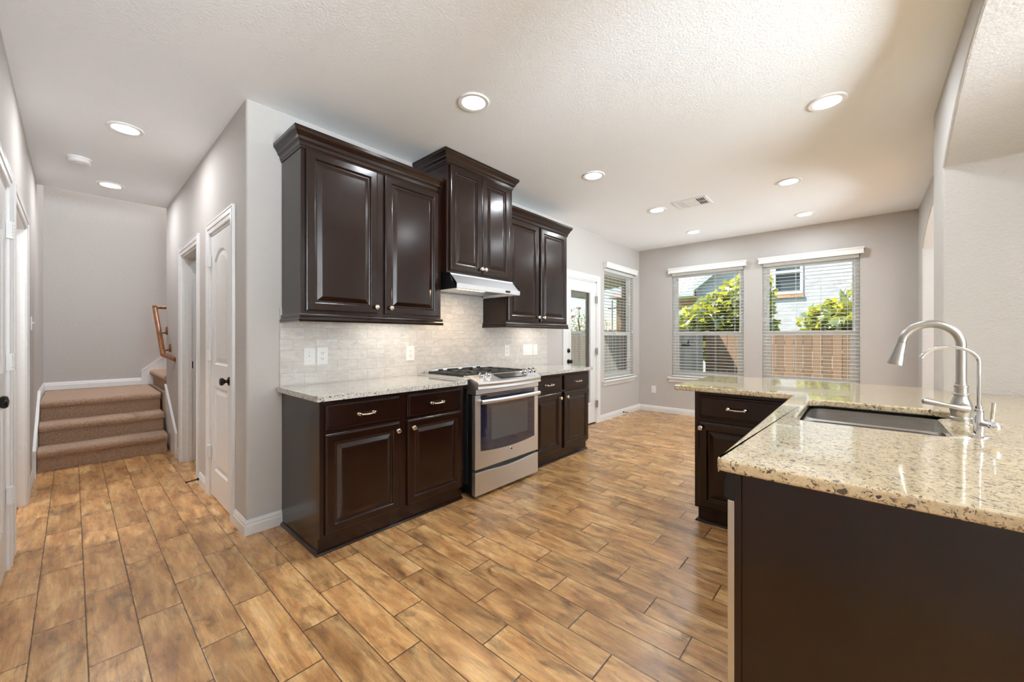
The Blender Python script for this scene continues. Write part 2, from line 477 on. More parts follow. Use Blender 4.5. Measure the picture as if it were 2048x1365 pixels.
def rect(u0, v0, u1, v1): return [(u0, v0), (u1, v0), (u1, v1), (u0, v1)]
def arch_hole(u0, v0, u1, zs, za, n=24):
    c = (u0 + u1) / 2; h = (u1 - u0) / 2; s = za - zs; r = (h * h + s * s) / (2 * s); a = math.degrees(math.asin(h / r))
    return [(u0, v0), (u1, v0)] + arc(c, za - r, r, 90 - a, 90 + a, n)
XZ = lambda u, v, w: Vector((u, w, v))          # wall in x,z, thickness y
YZ = lambda u, v, w: Vector((w, u, v))          # wall in y,z, thickness x

# back wall (cabinets, patio door, window); the outer leaf is brick
BD = (3.56, 4.35, 2.05)                          # patio door opening x0 x1 top
W1 = (4.575, 5.575, .60, 2.29)
struct('wall_back', MB().plate(rect(.12, -.02, XF + .12, CZ + .1), [rect(BD[0], -.01, BD[1], BD[2]), rect(W1[0], W1[2], W1[1], W1[3])], XZ, 0, .10), M['wall'])
struct('wall_exterior_back', MB().plate(rect(2.5, -.45, XF + .24, CZ + .1), [rect(BD[0] - .01, -.05, BD[1] + .015, BD[2] + .02), rect(W1[0] + .03, W1[2] + .02, W1[1] - .035, W1[3] - .01)], XZ, .10, .19), M['brick'])
# hall side of the corner, with two door openings
D1 = (.335, .955, 2.05); D2 = (1.425, 2.175, 2.05)
hw = MB().plate([(.03, -.02), (3.134, -.02), (3.134, CZ + .1), (.03, CZ + .1)], [rect(D1[0], -.01, D1[1], D1[2]), rect(D2[0], -.01, D2[1], D2[2])], YZ, 0, .12)
pl = [(.12, 0), (.12, .03), (0, .03)] + arc(.018, .018, .018, 180, 270, 8)
hw.loops([[Vector((a, b, z)) for a, b in pl] for z in (0, CZ + .1)], cap0=True, cap1=True, smooth=True)
struct('wall_hall', hw, M['wall'])
# left wall runs from behind the camera to the far end of the stairs
D0 = (-.275, .510, 2.04); DL = (.790, 1.735, 2.05)
struct('wall_left', MB().plate(rect(YREAR, -.02, 4.5, 5.3), [rect(D0[0], -.01, D0[1], D0[2]), rect(DL[0], -.01, DL[1], DL[2])], YZ, XL - .12, XL), M['wall'])
# far wall with two windows
F1 = (-.555, -1.592, .60, 2.29); F2 = (-1.822, -2.864, .60, 2.29)
struct('wall_far', MB().plate(rect(YR - .9, 0, .10, CZ + .1), [rect(F1[1], F1[2], F1[0], F1[3]), rect(F2[1], F2[2], F2[0], F2[3])], YZ, XF, XF + .10), M['wall'])
struct('wall_exterior_far', MB().plate(rect(YR - .9, -.45, .10, CZ + .1), [rect(F1[1] + .03, F1[2] + .02, F1[0] - .03, F1[3] - .01), rect(F2[1] + .03, F2[2] + .02, F2[0] - .03, F2[3] - .01)], YZ, XF + .10, XF + .19), M['brick'])
# right wall with its arched doorway
struct('wall_right', MB().plate(rect(XK - .02, -.02, XF + .05, CZ + .1), [arch_hole(3.45, -.01, 5.477, 2.215, 2.485)], XZ, YR - .26, YR), M['wall'], bevel=.012, seg=3)
# arched pass-through over the bar
struct('wall_arch', MB().plate(rect(.20, 0, XK, CZ + .1), [arch_hole(.32, .878, XJ, 2.258, 2.605)], XZ, YP - .62, YP), M['wall'], bevel=.014, seg=3)
# living room beyond, stair enclosure
WR = [(-.80, .60), (3.5, 5.5)]
struct('wall_rear', MB().plate(rect(XL - .12, 0, XF + .2, CZ + .1), [rect(a, .5, b, 2.35) for a, b in WR], XZ, YREAR - .12, YREAR), M['wall'])
struct('wall_living', box(XF, YREAR, 0, XF + .12, YR - .9, CZ + .1), M['wall'])
struct('wall_light_block', box(1.6, -4.52, 0, 2.95, -4.42, CZ + .05), M['wall'])  # unseen wall added to keep the rear fill light off the arch jamb
struct('wall_stair_far', box(XL - .12, 4.42, -.1, SX, 4.54, 5.3), M['wall'])
struct('wall_stair_end', box(SX, 3.0, -.1, SX + .1, 4.54, 5.3), M['wall'])
struct('wall_stair_header', box(XL, 3.02, CZ + .12, SX, 3.134, 5.3).box(.12, 3.02, -.1, SX, 3.134, CZ + .12), M['wall'])
struct('ceiling_stair', box(XL - .12, 3.0, 5.3, SX + .1, 4.54, 5.4), M['ceil'])
# rooms behind the two open doorways
struct('wall_closet', box(.12, 1.0, 0, 1.8, 1.06, CZ).box(.12, 2.9, 0, 1.8, 2.96, CZ).box(1.74, 1.0, 0, 1.8, 2.96, CZ).box(.12, 1.0, CZ, 1.8, 2.96, CZ + .05), M['wall'])
struct('wall_study', box(XL - 1.6, .45, 0, XL - .12, .5, CZ).box(XL - 1.6, 2.5, 0, XL - .12, 2.56, CZ).box(XL - 1.66, .45, 0, XL - 1.6, 2.56, CZ).box(XL - 1.66, .45, CZ, XL - .1, 2.56, CZ + .05), M['wall'])
struct('floor_study', box(XL - 1.66, .45, -.1, XL - .3, 2.56, 0), M['floor'])

# baseboards
BBP = [(0, 0), (.015, 0), (.015, .058), (.011, .066), (.011, .076), (.006, .086), (.004, .094), (0, .094)]
def bb(name, path, side=1):
    m = MB().sweep(path, BBP, lambda a, b, h: Vector((a, b, h)), side=side); return struct(name, m, M['trim'])
bb('baseboard_hall', [(0, .252), (0, 0), (.2005, 0)], -1)
bb('baseboard_hall_middle', [(0, 1.042), (0, 1.338)], 1)
bb('baseboard_hall_end', [(0, 2.262), (0, 2.43)], 1)
bb('baseboard_left', [(XL, .597), (XL, .703)], -1)
bb('baseboard_left_end', [(XL, 1.822), (XL, 2.50)], -1)
bb('baseboard_back', [(4.437, 0), (XF, 0), (XF, YR), (5.477, YR)], -1)
bb('baseboard_landing', [(XL, 3.32), (XL, 4.42), (-.10, 4.42)], -1)
bpy.data.objects['baseboard_landing'].location.z = .605

# ------------------------------------------------------------------ doors
CASP = [(0, 0), (0, .010), (.004, .012), (.030, .013), (.036, .018), (.060, .019), (.070, .013), (.078, .017), (.084, .017), (.084, 0)]
def casing(parent, fr, u0, u1, top, side):
    m = MB().sweep([(u0, 0), (u0, top), (u1, top), (u1, 0)], CASP, fr, side=side); return m.build('casing', M['trim'], parent)
def arched(u0, v0, u1, v1, rise, i, n=12):
    u0 += i; u1 -= i; v0 += i; v1 -= i
    if rise <= 0:
        return [(u0, v0), (u1, v0)] + [(u1 + (u0 - u1) * k / n, v1) for k in range(n + 1)]
    c = (u0 + u1) / 2; h = (u1 - u0) / 2; s = rise * (h / (h + i)); r = (h * h + s * s) / (2 * s); a = math.degrees(math.asin(min(1, h / r)))
    return [(u0, v0), (u1, v0)] + arc(c, v1 - r, r, 90 - a, 90 + a, n)
def slab_door(fr, u0, u1, z0, z1, th, panels, name, parent):
    """moulded slab; panels = [(u0,v0,u1,v1,rise)]; front is +w"""
    m = MB()
    ol = rect(u0, z0, u1, z1)
    holes = [arched(*p, 0) for p in panels]
    loops = [ol] + holes; flat = [q for l in loops for q in l]
    for t in tessellate_polygon([[Vector((q[0], q[1], 0)) for q in l] for l in loops]):
        m.add([fr(*flat[i], th) for i in t], [(0, 1, 2)])
    m.loops([[fr(*q, 0) for q in ol], [fr(*q, th) for q in ol]], cap0=True, cap1=False)
    for p in panels:
        m.loops([[fr(*q, th + h) for q in arched(*p, i)] for i, h in ((0, 0), (.010, -.009), (.020, -.010), (.050, -.003), (.056, -.003))], cap1=True)
    return m.build(name, M['trim'], parent)
def knob(parent, fr, u, v, mat, r=.027, long=.055, name='door_knob'):
    m = MB().lathe([(.031, 0), (.031, .005), (.026, .009), (.012, .013), (.011, .026), (r * .75, .030), (r, .040), (r, .048), (r * .8, long), (r * .3, long + .003)], lambda a, b, w: fr(u + a, v + b, w), 20)
    return m.build(name, mat, parent)
def hinge(parent, fr, u, v, w0, mat, h=.09):
    m = MB().box(u - .020, v - h / 2, w0 - .001, u + .022, v + h / 2, w0 + .0195, fr)
    for k in range(5): m.tube([fr(u, v - h / 2 + h * (k + .06) / 5, w0 + .021), fr(u, v - h / 2 + h * (k + .94) / 5, w0 + .021)], .0075, 8)
    return m.build('hinge', mat, parent)
def jamb(parent, fr, u0, u1, top, depth, t=.018):
    m = MB().box(u0, 0, -depth, u0 + t, top, .0, fr).box(u1 - t, 0, -depth, u1, top, .0, fr).box(u0, top - t, -depth, u1, top, .0, fr)
    m.box(u0 + t, 0, -.075, u0 + t + .01, top - t, -.045, fr).box(u1 - t - .01, 0, -.075, u1 - t, top - t, -.045, fr)
    return m.build('jamb', M['trim'], parent)

# hall right side: u = y, w = -x
HR = FR((0, 0, 0), (0, 1, 0), (0, 0, 1), (-1, 0, 0))
d = sroot('door_1', (0, .645, 0)); d['label'] = 'narrow white closet door with arched panel and black knob'
casing(d, HR, D1[0], D1[1], D1[2], 1); jamb(d, HR, D1[0], D1[1], D1[2], .119)
slab_door(FR((.036, 0, 0), (0, 1, 0), (0, 0, 1), (-1, 0, 0)), D1[0] + .02, D1[1] - .02, .012, 2.026, .034,
          [(.455, 1.035, .835, 1.90, .075), (.455, .22, .835, .86, 0)], 'door_panel', d)
knob(d, FR((.002, 0, 0), (0, 1, 0), (0, 0, 1), (-1, 0, 0)), .405, .935, M['bronze'])
for z in (1.84, 1.105, .35): hinge(d, HR, .945, z, .001, M['trim'])
d = sroot('door_2', (0, 1.8, 0)); d['label'] = 'open doorway with white casing beyond the narrow closet door'
casing(d, HR, D2[0], D2[1], D2[2], 1); jamb(d, HR, D2[0], D2[1], D2[2], .119)
MB().box(.05, 2.1555, .93, .085, 2.1575, 1.0).build('strike_plate', M['bronze'], d)
# left wall: u = y, w = +x
HL = FR((XL, 0, 0), (0, 1, 0), (0, 0, 1), (1, 0, 0))
d = sroot('door_3', (XL, .1, 0)); d['label'] = 'white panelled door with black knob at the left edge'
casing(d, HL, D0[0], D0[1], D0[2], 1); jamb(d, HL, D0[0], D0[1], D0[2], .119)
slab_door(FR((XL - .036, 0, 0), (0, 1, 0), (0, 0, 1), (1, 0, 0)), D0[0] + .02, D0[1] - .02, .012, 2.018, .034,
          [(-.135, 1.06, .37, 1.88, .09), (-.135, .25, .37, .88, 0)], 'door_panel', d)
knob(d, FR((XL - .002, 0, 0), (0, 1, 0), (0, 0, 1), (1, 0, 0)), -.200, .968, M['bronze'])
for z in (1.81, 1.11, .40): hinge(d, HL, .500, z, .001, M['trim'])
d = sroot('door_4', (XL, 1.2, 0)); d['label'] = 'open doorway with white casing in the left wall'
casing(d, HL, DL[0], DL[1], DL[2], 1); jamb(d, HL, DL[0], DL[1], DL[2], .119)

# patio door: u = x, w = -y
BW = FR((0, 0, 0), (1, 0, 0), (0, 0, 1), (0, -1, 0))
d = sroot('door_5', (3.95, 0, 0)); d['label'] = 'white patio door with one tall glass pane'
casing(d, BW, BD[0], BD[1], BD[2], 1); jamb(d, BW, BD[0], BD[1], BD[2], .119)
G = (3.672, .30, 4.185, 1.885)
PD = FR((0, .052, 0), (1, 0, 0), (0, 0, 1), (0, -1, 0))
MB().plate(rect(BD[0] + .02, .02, BD[1] - .02, 2.03), [rect(G[0], G[1], G[2], G[3])], PD, 0, .045).build('door_leaf', M['trim'], d)
MB().sweep([(G[0], G[1]), (G[0], G[3]), (G[2], G[3]), (G[2], G[1])], [(-.012, .03), (-.008, .052), (.004, .056), (.022, .052), (.026, .045), (.026, .03)], PD, closed=True, side=1).build('glazing_bead', M['trim'], d)
MB().box(G[0] - .002, G[1] - .002, .018, G[2] + .002, G[3] + .002, .022, PD).build('pane', M['pane'], d)
KD = FR((0, .007, 0), (1, 0, 0), (0, 0, 1), (0, -1, 0))
knob(d, KD, 3.625, .925, M['bronze'])
MB().lathe([(.030, 0), (.030, .008), (.024, .014), (.010, .016), (.010, .018)], lambda a, b, w: KD(3.625 + a, 1.068 + b, w), 18).box(3.621, 1.052, .016, 3.629, 1.084, .028, KD).build('deadbolt', M['bronze'], d)
for z in (1.79, 1.04, .28): hinge(d, BW, 4.338, z, .001, M['nickel'], .1)
MB().box(BD[0], -.002, -.15, BD[1], .02, -.005, BW).build('threshold', M['bronze'], d)

# door stops
def door_stop(p, q, label):
    t = thing('door_stop', p, label, 'door stop')
    a, b = Vector(p), Vector(q); dr = (b - a)
    MB().tube([a, a + dr * .12, a + dr * .13, a + dr * .88], [.011, .011, .005, .005], 10).build('spring_rod', M['bronze'], t)
    MB().tube([a + dr * .88, b], [.008, .008], 10).build('tip', M['bronze'], t)
door_stop((-.016, 1.30, .045), (-.105, 1.285, .042), 'dark rod door stop on the hall baseboard by the closet door')
door_stop((5.17, -.016, .045), (5.17, -.10, .043), 'dark rod door stop on the baseboard under the left window')

# ------------------------------------------------------------------ windows and blinds
def make_window(n, fr, w, z0, z1, zm=1.305):
    """fr: u along the wall from the left jamb, v up, w into the room; drywall reveal behind w=0"""
    r = sroot('window_%d' % n, fr(w / 2, z0, 0)); D = -.055
    MB().plate(rect(0, z0, w, z1), [rect(.045, z0 + .045, w - .045, z1 - .045)], fr, D - .06, D).build('window_frame', M['vinyl'], r, bevel=.004)
    MB().plate(rect(.045, zm - .03, w - .045, z1 - .045), [rect(.075, zm + .025, w - .075, z1 - .075)], fr, D - .05, D - .03).build('upper_sash', M['vinyl'], r)
    MB().plate(rect(.040, z0 + .04, w - .040, zm + .03), [rect(.095, z0 + .095, w - .095, zm - .03)], fr, D - .03, D - .004).build('lower_sash', M['vinyl'], r, bevel=.003)
    MB().box(.07, zm + .02, D - .042, w - .07, z1 - .07, D - .038, fr).build('upper_pane', M['pane'], r)
    MB().box(.09, z0 + .09, D - .019, w - .09, zm - .025, D - .015, fr).build('lower_pane', M['pane'], r)
    MB().box(w / 2 - .03, zm + .03, D - .028, w / 2 + .03, zm + .042, D - .004, fr).build('sash_lock', M['vinyl'], r)
    MB().box(-.06, z0 - .03, -.06, w + .06, z0, .045, fr).build('sill', M['trim'], r, bevel=.008)
    MB().sweep([(-.045, z0 - .03), (w + .045, z0 - .03)], [(0, 0), (0, .022), (.012, .020), (.02, .012), (.05, .012), (.056, .008), (.056, 0)], fr, side=-1).build('apron', M['trim'], r)
    return r
def make_blind(fr, w, z0, z1, label, cord_u):
    t = thing('window_blind', fr(w / 2, z0, -.02), label, 'window blind', 'white slatted blinds over the windows')
    zt = z1 - .012
    MB().sweep([(-.030, -.10), (-.030, .062), (w + .030, .062), (w + .030, -.10)], [(0, z1 + .075), (.012, z1 + .075), (.012, z1 + .062), (.004, z1 + .045), (.004, z1 + .010), (.008, z1 + .004), (.008, z1 - .008), (0, z1 - .008)],
               lambda a, b, h: fr(a, h, b if b > 0 else .0), side=1).build('valance', M['vinyl'], t)
    MB().box(.008, z1 - .045, -.05, w - .008, z1 - .003, .002, fr).build('headrail', M['vinyl'], t)
    s = MB(); z = z1 - .075
    while z > z0 + .045:
        a = fr(0, 0, 0)
        L = [[fr(u, z + .0022 * (1 - (k / 2 - 1) ** 2), -.026 + (k - 2) * .0118) for k in range(5)] for u in (.008, w - .008)]
        s.loops([[p for p in l] + [p + Vector((0, 0, .0019)) for p in reversed(l)] for l in L], cap0=True)
        z -= .047
    s.build('slats', M['vinyl'], t, recalc=True)
    MB().box(.008, z0 + .008, -.052, w - .008, z0 + .030, .0, fr).build('bottom_rail', M['vinyl'], t, bevel=.003)
    c = MB(); k = 4 if w > .9 else 3
    for i in range(k):
        u = .12 + (w - .24) * i / (k - 1)
        for wv in (-.0535, .0015): c.box(u - .0012, z0 + .03, wv - .0008, u + .0012, z1 - .04, wv + .0008, fr)
    c.build('ladder_cords', M['vinyl'], t)
    m = MB().tube([fr(cord_u, z1 - .04, .012), fr(cord_u + .003, z1 - .55, .014), fr(cord_u, 1.36, .013)], .0022, 6)
    m.lathe([(.003, 0), (.007, .01), (.009, .03), (.006, .045)], lambda a, b, h: fr(cord_u + a, 1.36 - h, .013 + b), 8)
    m.build('pull_cord', M['vinyl'], t)
    return t
fw1 = FR((W1[0], 0, 0), (1, 0, 0), (0, 0, 1), (0, -1, 0))
fw2 = FR((XF, F1[0], 0), (0, -1, 0), (0, 0, 1), (-1, 0, 0))
fw3 = FR((XF, F2[0], 0), (0, -1, 0), (0, 0, 1), (-1, 0, 0))
make_window(1, fw1, W1[1] - W1[0], W1[2], W1[3])
make_window(2, fw2, F1[0] - F1[1], F1[2], F1[3])
make_window(3, fw3, F2[0] - F2[1], F2[2], F2[3])
# fill lamps added in front of the blinds, imitating slat light on the ceiling
area_lamp('window_fill', (W1[0] + .5, -.10, 1.40), (R(90 + 62), 0, R(180)), P_WINFILL * .3, .9, (.82, .92, 1), 'RECTANGLE', 1.3, spread=100)
for f in (F1, F2): area_lamp('window_fill', (XF - .10, (f[0] + f[1]) / 2, 1.42), (R(90 + 62), 0, R(90)), P_WINFILL, .95, (.82, .92, 1), 'RECTANGLE', 1.3, spread=100)
make_blind(fw1, W1[1] - W1[0], W1[2], W1[3], 'white slatted blind on the window beside the patio door', .93)
make_blind(fw2, F1[0] - F1[1], F1[2], F1[3], 'white slatted blind on the far wall window nearest the corner', .99)
make_blind(fw3, F2[0] - F2[1], F2[2], F2[3], 'white slatted blind on the far wall window nearest the sink faucet', .99)
# unseen windows with fill lamps, added behind the camera to light the kitchen
for i, (a, b) in enumerate(WR):
    r = sroot('window_%d' % (4 + i), ((a + b) / 2, YREAR, .5))
    fr = FR((b, YREAR, 0), (-1, 0, 0), (0, 0, 1), (0, 1, 0)); w = b - a
    MB().plate(rect(0, .5, w, 2.35), [rect(.05, .55, w / 2 - .03, 2.30), rect(w / 2 + .03, .55, w - .05, 2.30)], fr, -.10, -.04).build('window_frame', M['vinyl'], r)
    MB().box(.05, .55, -.072, w - .05, 2.30, -.068, fr).build('pane', M['pane'], r)
    MB().box(-.06, .47, -.05, w + .06, .5, .045, fr).build('sill', M['trim'], r)
    area_lamp('rear_fill', ((a + b) / 2, YREAR + .30, 1.43), (R(90 + 58), 0, 0), P_LIVING * (1.12, .45)[i], w - .1, (.82, .92, 1.0), 'RECTANGLE', 1.75, spread=130)

# ------------------------------------------------------------------ cabinets
def raised(mb, fr, u0, v0, u1, v1, th=.02):
    mb.rects(fr, u0, v0, u1, v1, [(0, 0), (0, th - .006), (.003, th - .003), (.008, th - .002), (.011, th), (.050, th), (.054, th - .002), (.058, th - .009), (.064, th - .011), (.068, th - .011), (.092, th - .003), (.097, th - .002)], cap0=True)
def drawer_front(mb, fr, u0, v0, u1, v1, th=.02):
    mb.rects(fr, u0, v0, u1, v1, [(0, 0), (0, th - .008), (.004, th - .005), (.012, th - .004), (.016, th)], cap0=True)
def cab_knob(parent, fr, u, v):
    return MB().lathe([(.008, 0), (.008, .003), (.0055, .006), (.0055, .013), (.013, .017), (.0165, .021), (.0165, .024), (.013, .028), (.009, .029), (.008, .031), (.003, .032)], lambda a, b, w: fr(u + a, v + b, w + .02), 16).build('knob', M['satin'], parent)
def cab_pull(parent, fr, u, v, L=.096):
    m = MB()
    for s in (-1, 1):
        m.lathe([(.009, 0), (.009, .004), (.005, .007), (.005, .020), (.009, .022), (.0095, .028), (.006, .032)], lambda a, b, w: fr(u + s * L / 2 + a, v + b, w + .02), 14)
    m.tube([fr(u + s * L / 2, v - .003 * (1 - abs(s) ** 2), .046 + .003 * (1 - s * s)) for s in [i / 4 - 1 for i in range(9)]], [.0045, .005, .0055, .006, .0065, .006, .0055, .005, .0045], 10)
    return m.build('drawer_pull', M['satin'], parent)
FACE = -.598
BF = FR((0, FACE, 0), (1, 0, 0), (0, 0, 1), (0, -1, 0))
SHOE = [(0, 0), (.016, 0), (.016, .004), (.012, .012), (.004, .018), (0, .018)]
def base_cabinet(x0, x1, fronts, label, ends):
    t = thing('base_cabinet', ((x0 + x1) / 2, -.3, 0), label, 'cabinet')
    b = MB().box(x0, FACE + .02, .10, x1, -.002, .882).box(x0, FACE + .022, 0, x1, -.002, .10)
    b.build('carcass', M['wood'], t)
    f = MB()
    us = sorted({x0, x1} | {v for a in fronts for v in a})
    op = []
    for a, c in fronts: op += [rect(a + .015, .715, c - .015, .845), rect(a + .015, .125, c - .015, .675)]
    f.plate(rect(x0, .095, x1, .882), op, BF, -.02, 0); f.build('face_frame', M['wood'], t, bevel=.0015)
    path = [(x1 - .001, FACE + .02), (x0, FACE + .02)]
    if ends == 'L': path = [(x1, FACE + .022), (x0, FACE + .022), (x0, -.016)]; sd = 1
    else: path = [(x1, -.016), (x1, FACE + .022), (x0, FACE + .022)]; sd = 1
    MB().sweep(path, SHOE, lambda a, c, h: Vector((a, c, h)), side=sd).build('shoe_moulding', M['woodx'], t)
    for i, (a, c) in enumerate(fronts):
        m = MB(); drawer_front(m, BF, a, .706, c, .856); dd = m.build('drawer', M['woodx'], t); cab_pull(dd, BF, (a + c) / 2, .779)
        m = MB(); raised(m, BF, a, .112, c, .686); dd = m.build('door', M['wood'], t)
        cab_knob(dd, BF, (c - .024) if i == 0 else (a + .038), .632)
    return t
base_cabinet(.2014, 1.272, [(.229, .710), (.767, 1.243)], 'dark wood base cabinet left of the range with two drawers and doors', 'L')
base_cabinet(2.105, 3.094, [(2.130, 2.557), (2.614, 3.088)], 'dark wood base cabinet right of the range beside the patio door', 'R')

def counter(x0, x1, label, left):
    p = rrect(x0, -.651, x1, -.001, .012, 3)
    o = MB().plate(p, [], ID, .882, .914).build('countertop', M['granite_pale'], bevel=.007, seg=3)
    return tag(o, label, 'countertop')
counter(.168, 1.2755, 'pale speckled granite countertop left of the range', 1)
counter(2.100, 3.134, 'pale speckled granite countertop right of the range', 0)
o = MB().box(.187, -.010, .9145, 3.130, -.0005, 1.43).build('tile_backsplash', M['tile'])
tag(o, 'pale grey subway tile backsplash between counters and wall cabinets', 'backsplash')
o = MB().box(1.264, -.0098, 1.43, 2.05, -.0006, 1.76)
bpy.data.objects['tile_backsplash'].select_set(False)
me = bpy.data.objects['tile_backsplash'].data
bm = bmesh.new(); bm.from_mesh(me)
tmp = bpy.data.meshes.new('tmp'); tmp.from_pydata(o.v, [], o.f); bm.from_mesh(tmp); bm.to_mesh(me); bm.free(); bpy.data.meshes.remove(tmp)

CROWN = [(0, 0), (.004, 0), (.006, .010), (.010, .014), (.013, .032), (.018, .040), (.024, .044), (.028, .058), (.040, .076), (.046, .082), (.050, .090), (.050, .108), (0, .108)]
RAIL = [(0, .052), (.004, .052), (.008, .044), (.010, .036), (.006, .030), (.012, .022), (.016, .012), (.014, .004), (.008, 0), (0, 0)]
UF = -.330
def wall_cabinet(x0, x1, yf, z0, z1, fronts, label, crown_h, ends, rail=True, rends=None):
    t = thing('wall_cabinet', ((x0 + x1) / 2, -.15, z0), label, 'cabinet')
    fr = FR((0, yf, 0), (1, 0, 0), (0, 0, 1), (0, -1, 0))
    zc = z1 + .012
    MB().box(x0, yf + .02, z0, x1, -.011, zc).build('carcass', M['wood'], t)
    MB().plate(rect(x0, z0, x1, zc), [rect(a + .015, z0 + .05, c - .015, z1 - .05) for a, c in fronts], fr, -.02, 0).build('face_frame', M['wood'], t, bevel=.0015)
    prof = [(o * 1.0, h * crown_h / .108) for o, h in CROWN]
    path = []
    if 'r' in ends: path.append((x1, -.004))
    path += [(x1, yf), (x0, yf)]
    if 'l' in ends: path.append((x0, -.004))
    MB().sweep(path, prof, lambda a, b, h: Vector((a, b, z1 + h)), side=1).build('crown_moulding', M['woodx'], t)
    MB().box(x0, yf, zc, x1, -.004, z1 + crown_h * .6).build('crown_top', M['woodx'], t)
    if rail:
        path = ([(x1, -.0105)] if 'r' in (rends or ends) else [(x1 + .016, yf)]) + [(x0, yf)] + ([(x0, -.0105)] if 'l' in (rends or ends) else [])
        MB().sweep(path, RAIL, lambda a, b, h: Vector((a, b, z0 - .048 + h)), side=1).build('light_rail', M['woodx'], t)
    for i, (a, c, u0, v0, v1) in enumerate([(a, c, 0, z0 + .018, z1 + .002) for a, c in fronts]):
        m = MB(); raised(m, fr, a, v0, c, v1); dd = m.build('door', M['wood'], t)
        cab_knob(dd, fr, (c - .018) if i == 0 else (a + .040 if c - a > .4 else a + .022), v0 + .048)
    return t
u1 = wall_cabinet(.200, 1.263, UF, 1.386, 2.400, [(.225, .702), (.757, 1.236)], 'dark wood wall cabinet left of the range hood with two doors', .112, 'l', rends='l')
u2 = wall_cabinet(1.264, 2.049, -.405, 1.764, 2.632, [(1.290, 1.640), (1.646, 2.000)], 'tall dark wood wall cabinet directly above the range hood', .104, 'lr', rail=False)
u3 = wall_cabinet(2.0495, 3.085, UF, 1.386, 2.400, [(2.060, 2.540), (2.574, 3.052)], 'dark wood wall cabinet right of the range hood by the patio door', .112, 'r', rends='l')
for t, x in ((u1, .95), (u3, 2.75)):
    MB().box(x - .22, -.19, 1.372, x + .22, -.13, 1.386).build('under_light', M['plastic'], t)
    area_lamp('under_cabinet_lamp', (x, -.16, 1.369), (0, 0, 0), P_UNDER, .40, (1, .93, .84), 'RECTANGLE', .04, t)

# ------------------------------------------------------------------ range
RX0, RX1 = 1.308, 2.078
t = thing('gas_range', ((RX0 + RX1) / 2, -.35, 0), 'stainless steel gas range with black oven glass between the base cabinets', 'range')
RF = FR((0, -.652, 0), (1, 0, 0), (0, 0, 1), (0, -1, 0))
MB().box(RX0 + .004, -.651, .03, RX1 - .004, -.03, .905).build('body', M['black_gloss'], t, bevel=.003)
sp = MB().box(RX0 - .001, -.60, .10, RX0 + .003, -.10, .84)
for a in (-.52, -.18): sp.box(RX0 - .004, a - .02, .25, RX0 - .001, a + .02, .70)
sp.build('side_panel', M['black_matte'], t, bevel=.001)
for x in (RX0 + .05, RX1 - .05):
    for y in (-.60, -.10): MB().lathe([(.018, 0), (.018, .012), (.012, .014), (.012, .03)], lambda a, b, w, x=x, y=y: Vector((x + a, y + b, w)), 12).build('foot', M['black_matte'], t)
def bowed(mb, z0, z1, y0, bow, x0, x1, yb, n=16, holes=False):
    a = [[Vector((x0 + (x1 - x0) * i / n, y0 - bow * (1 - (2 * i / n - 1) ** 2), z)) for i in range(n + 1)] + [Vector((x1, yb, z)), Vector((x0, yb, z))] for z in (z0, z1)]
    return mb.loops(a, cap0=True, cap1=True)
# oven door: stainless surround with a bowed lower glass edge
n = 16; gl = [(RX0 + .055, .775)] + [(RX0 + .055 + (.66) * i / n, .366 - .022 * (1 - (2 * i / n - 1) ** 2)) for i in range(n + 1)] + [(RX1 - .055, .775)]
dr = MB().plate([(RX0, .228), (RX1, .228), (RX1, .795), (RX0, .795)], [], RF, .001, .042).build('oven_door', M['steel'], t, bevel=.004)
MB().plate(gl[1:-1] + [(RX1 - .055, .793), (RX0 + .055, .793)], [], RF, .0405, .0445).build('oven_glass', M['ovenglass'], dr)
MB().plate(rrect(RX0 + .17, .43, RX1 - .15, .69, .01), [], RF, .0443, .0450).build('oven_window', M['ovenwin'], dr)
h = MB()
for s in (-1, 1):
    u = (RX0 + RX1) / 2 + s * .335
    h.tube([RF(u, .752, .042), RF(u, .748, .085)], [.013, .012], 12)
L = []
for i in range(17):
    k = i / 8 - 1; u = (RX0 + RX1) / 2 + k * .358; w = .082 + .018 * (1 - k * k)
    L.append([RF(u, .748 + .017 * sin(a * pi / 5), w + .013 * cos(a * pi / 5)) for a in range(10)])
h.loops(L, cap0=True, smooth=True); h.build('oven_handle', M['steel'], dr)
bd = MB().lathe([(.013, 0), (.0145, .002), (.0135, .004), (.012, .003)], lambda a, b, w: RF(1.712 + a, .314 + b, .042 + w), 24).build('round_badge', M['chrome'], dr)
# the badge's monogram in a ring
def script_text(body, size, fr, mat, name, parent, depth=.0006, align='CENTER'):
    c = bpy.data.curves.new(name, 'FONT'); c.body = body; c.size = size; c.extrude = depth; c.align_x = align; c.align_y = 'CENTER'
    o = bpy.data.objects.new(name, c); COL.objects.link(o)
    a, U, V = fr(0, 0, 0), fr(1, 0, 0) - fr(0, 0, 0), fr(0, 1, 0) - fr(0, 0, 0)
    Wv = U.cross(V)
    mt = Matrix((U, V, Wv)).transposed().to_4x4(); mt.translation = a - root_loc(parent)
    bpy.context.view_layer.update()
    me = bpy.data.meshes.new_from_object(o.evaluated_get(bpy.context.evaluated_depsgraph_get()))
    bpy.data.objects.remove(o); me.transform(mt); me.materials.append(mat)
    o = bpy.data.objects.new(name, me); COL.objects.link(o); o.parent = parent; return o
script_text('GE', .013, FR(RF(1.712, .314, .0465), (1, 0, 0), (0, 0, 1), (0, -1, 0)), M['black_matte'], 'badge_letters', dr)
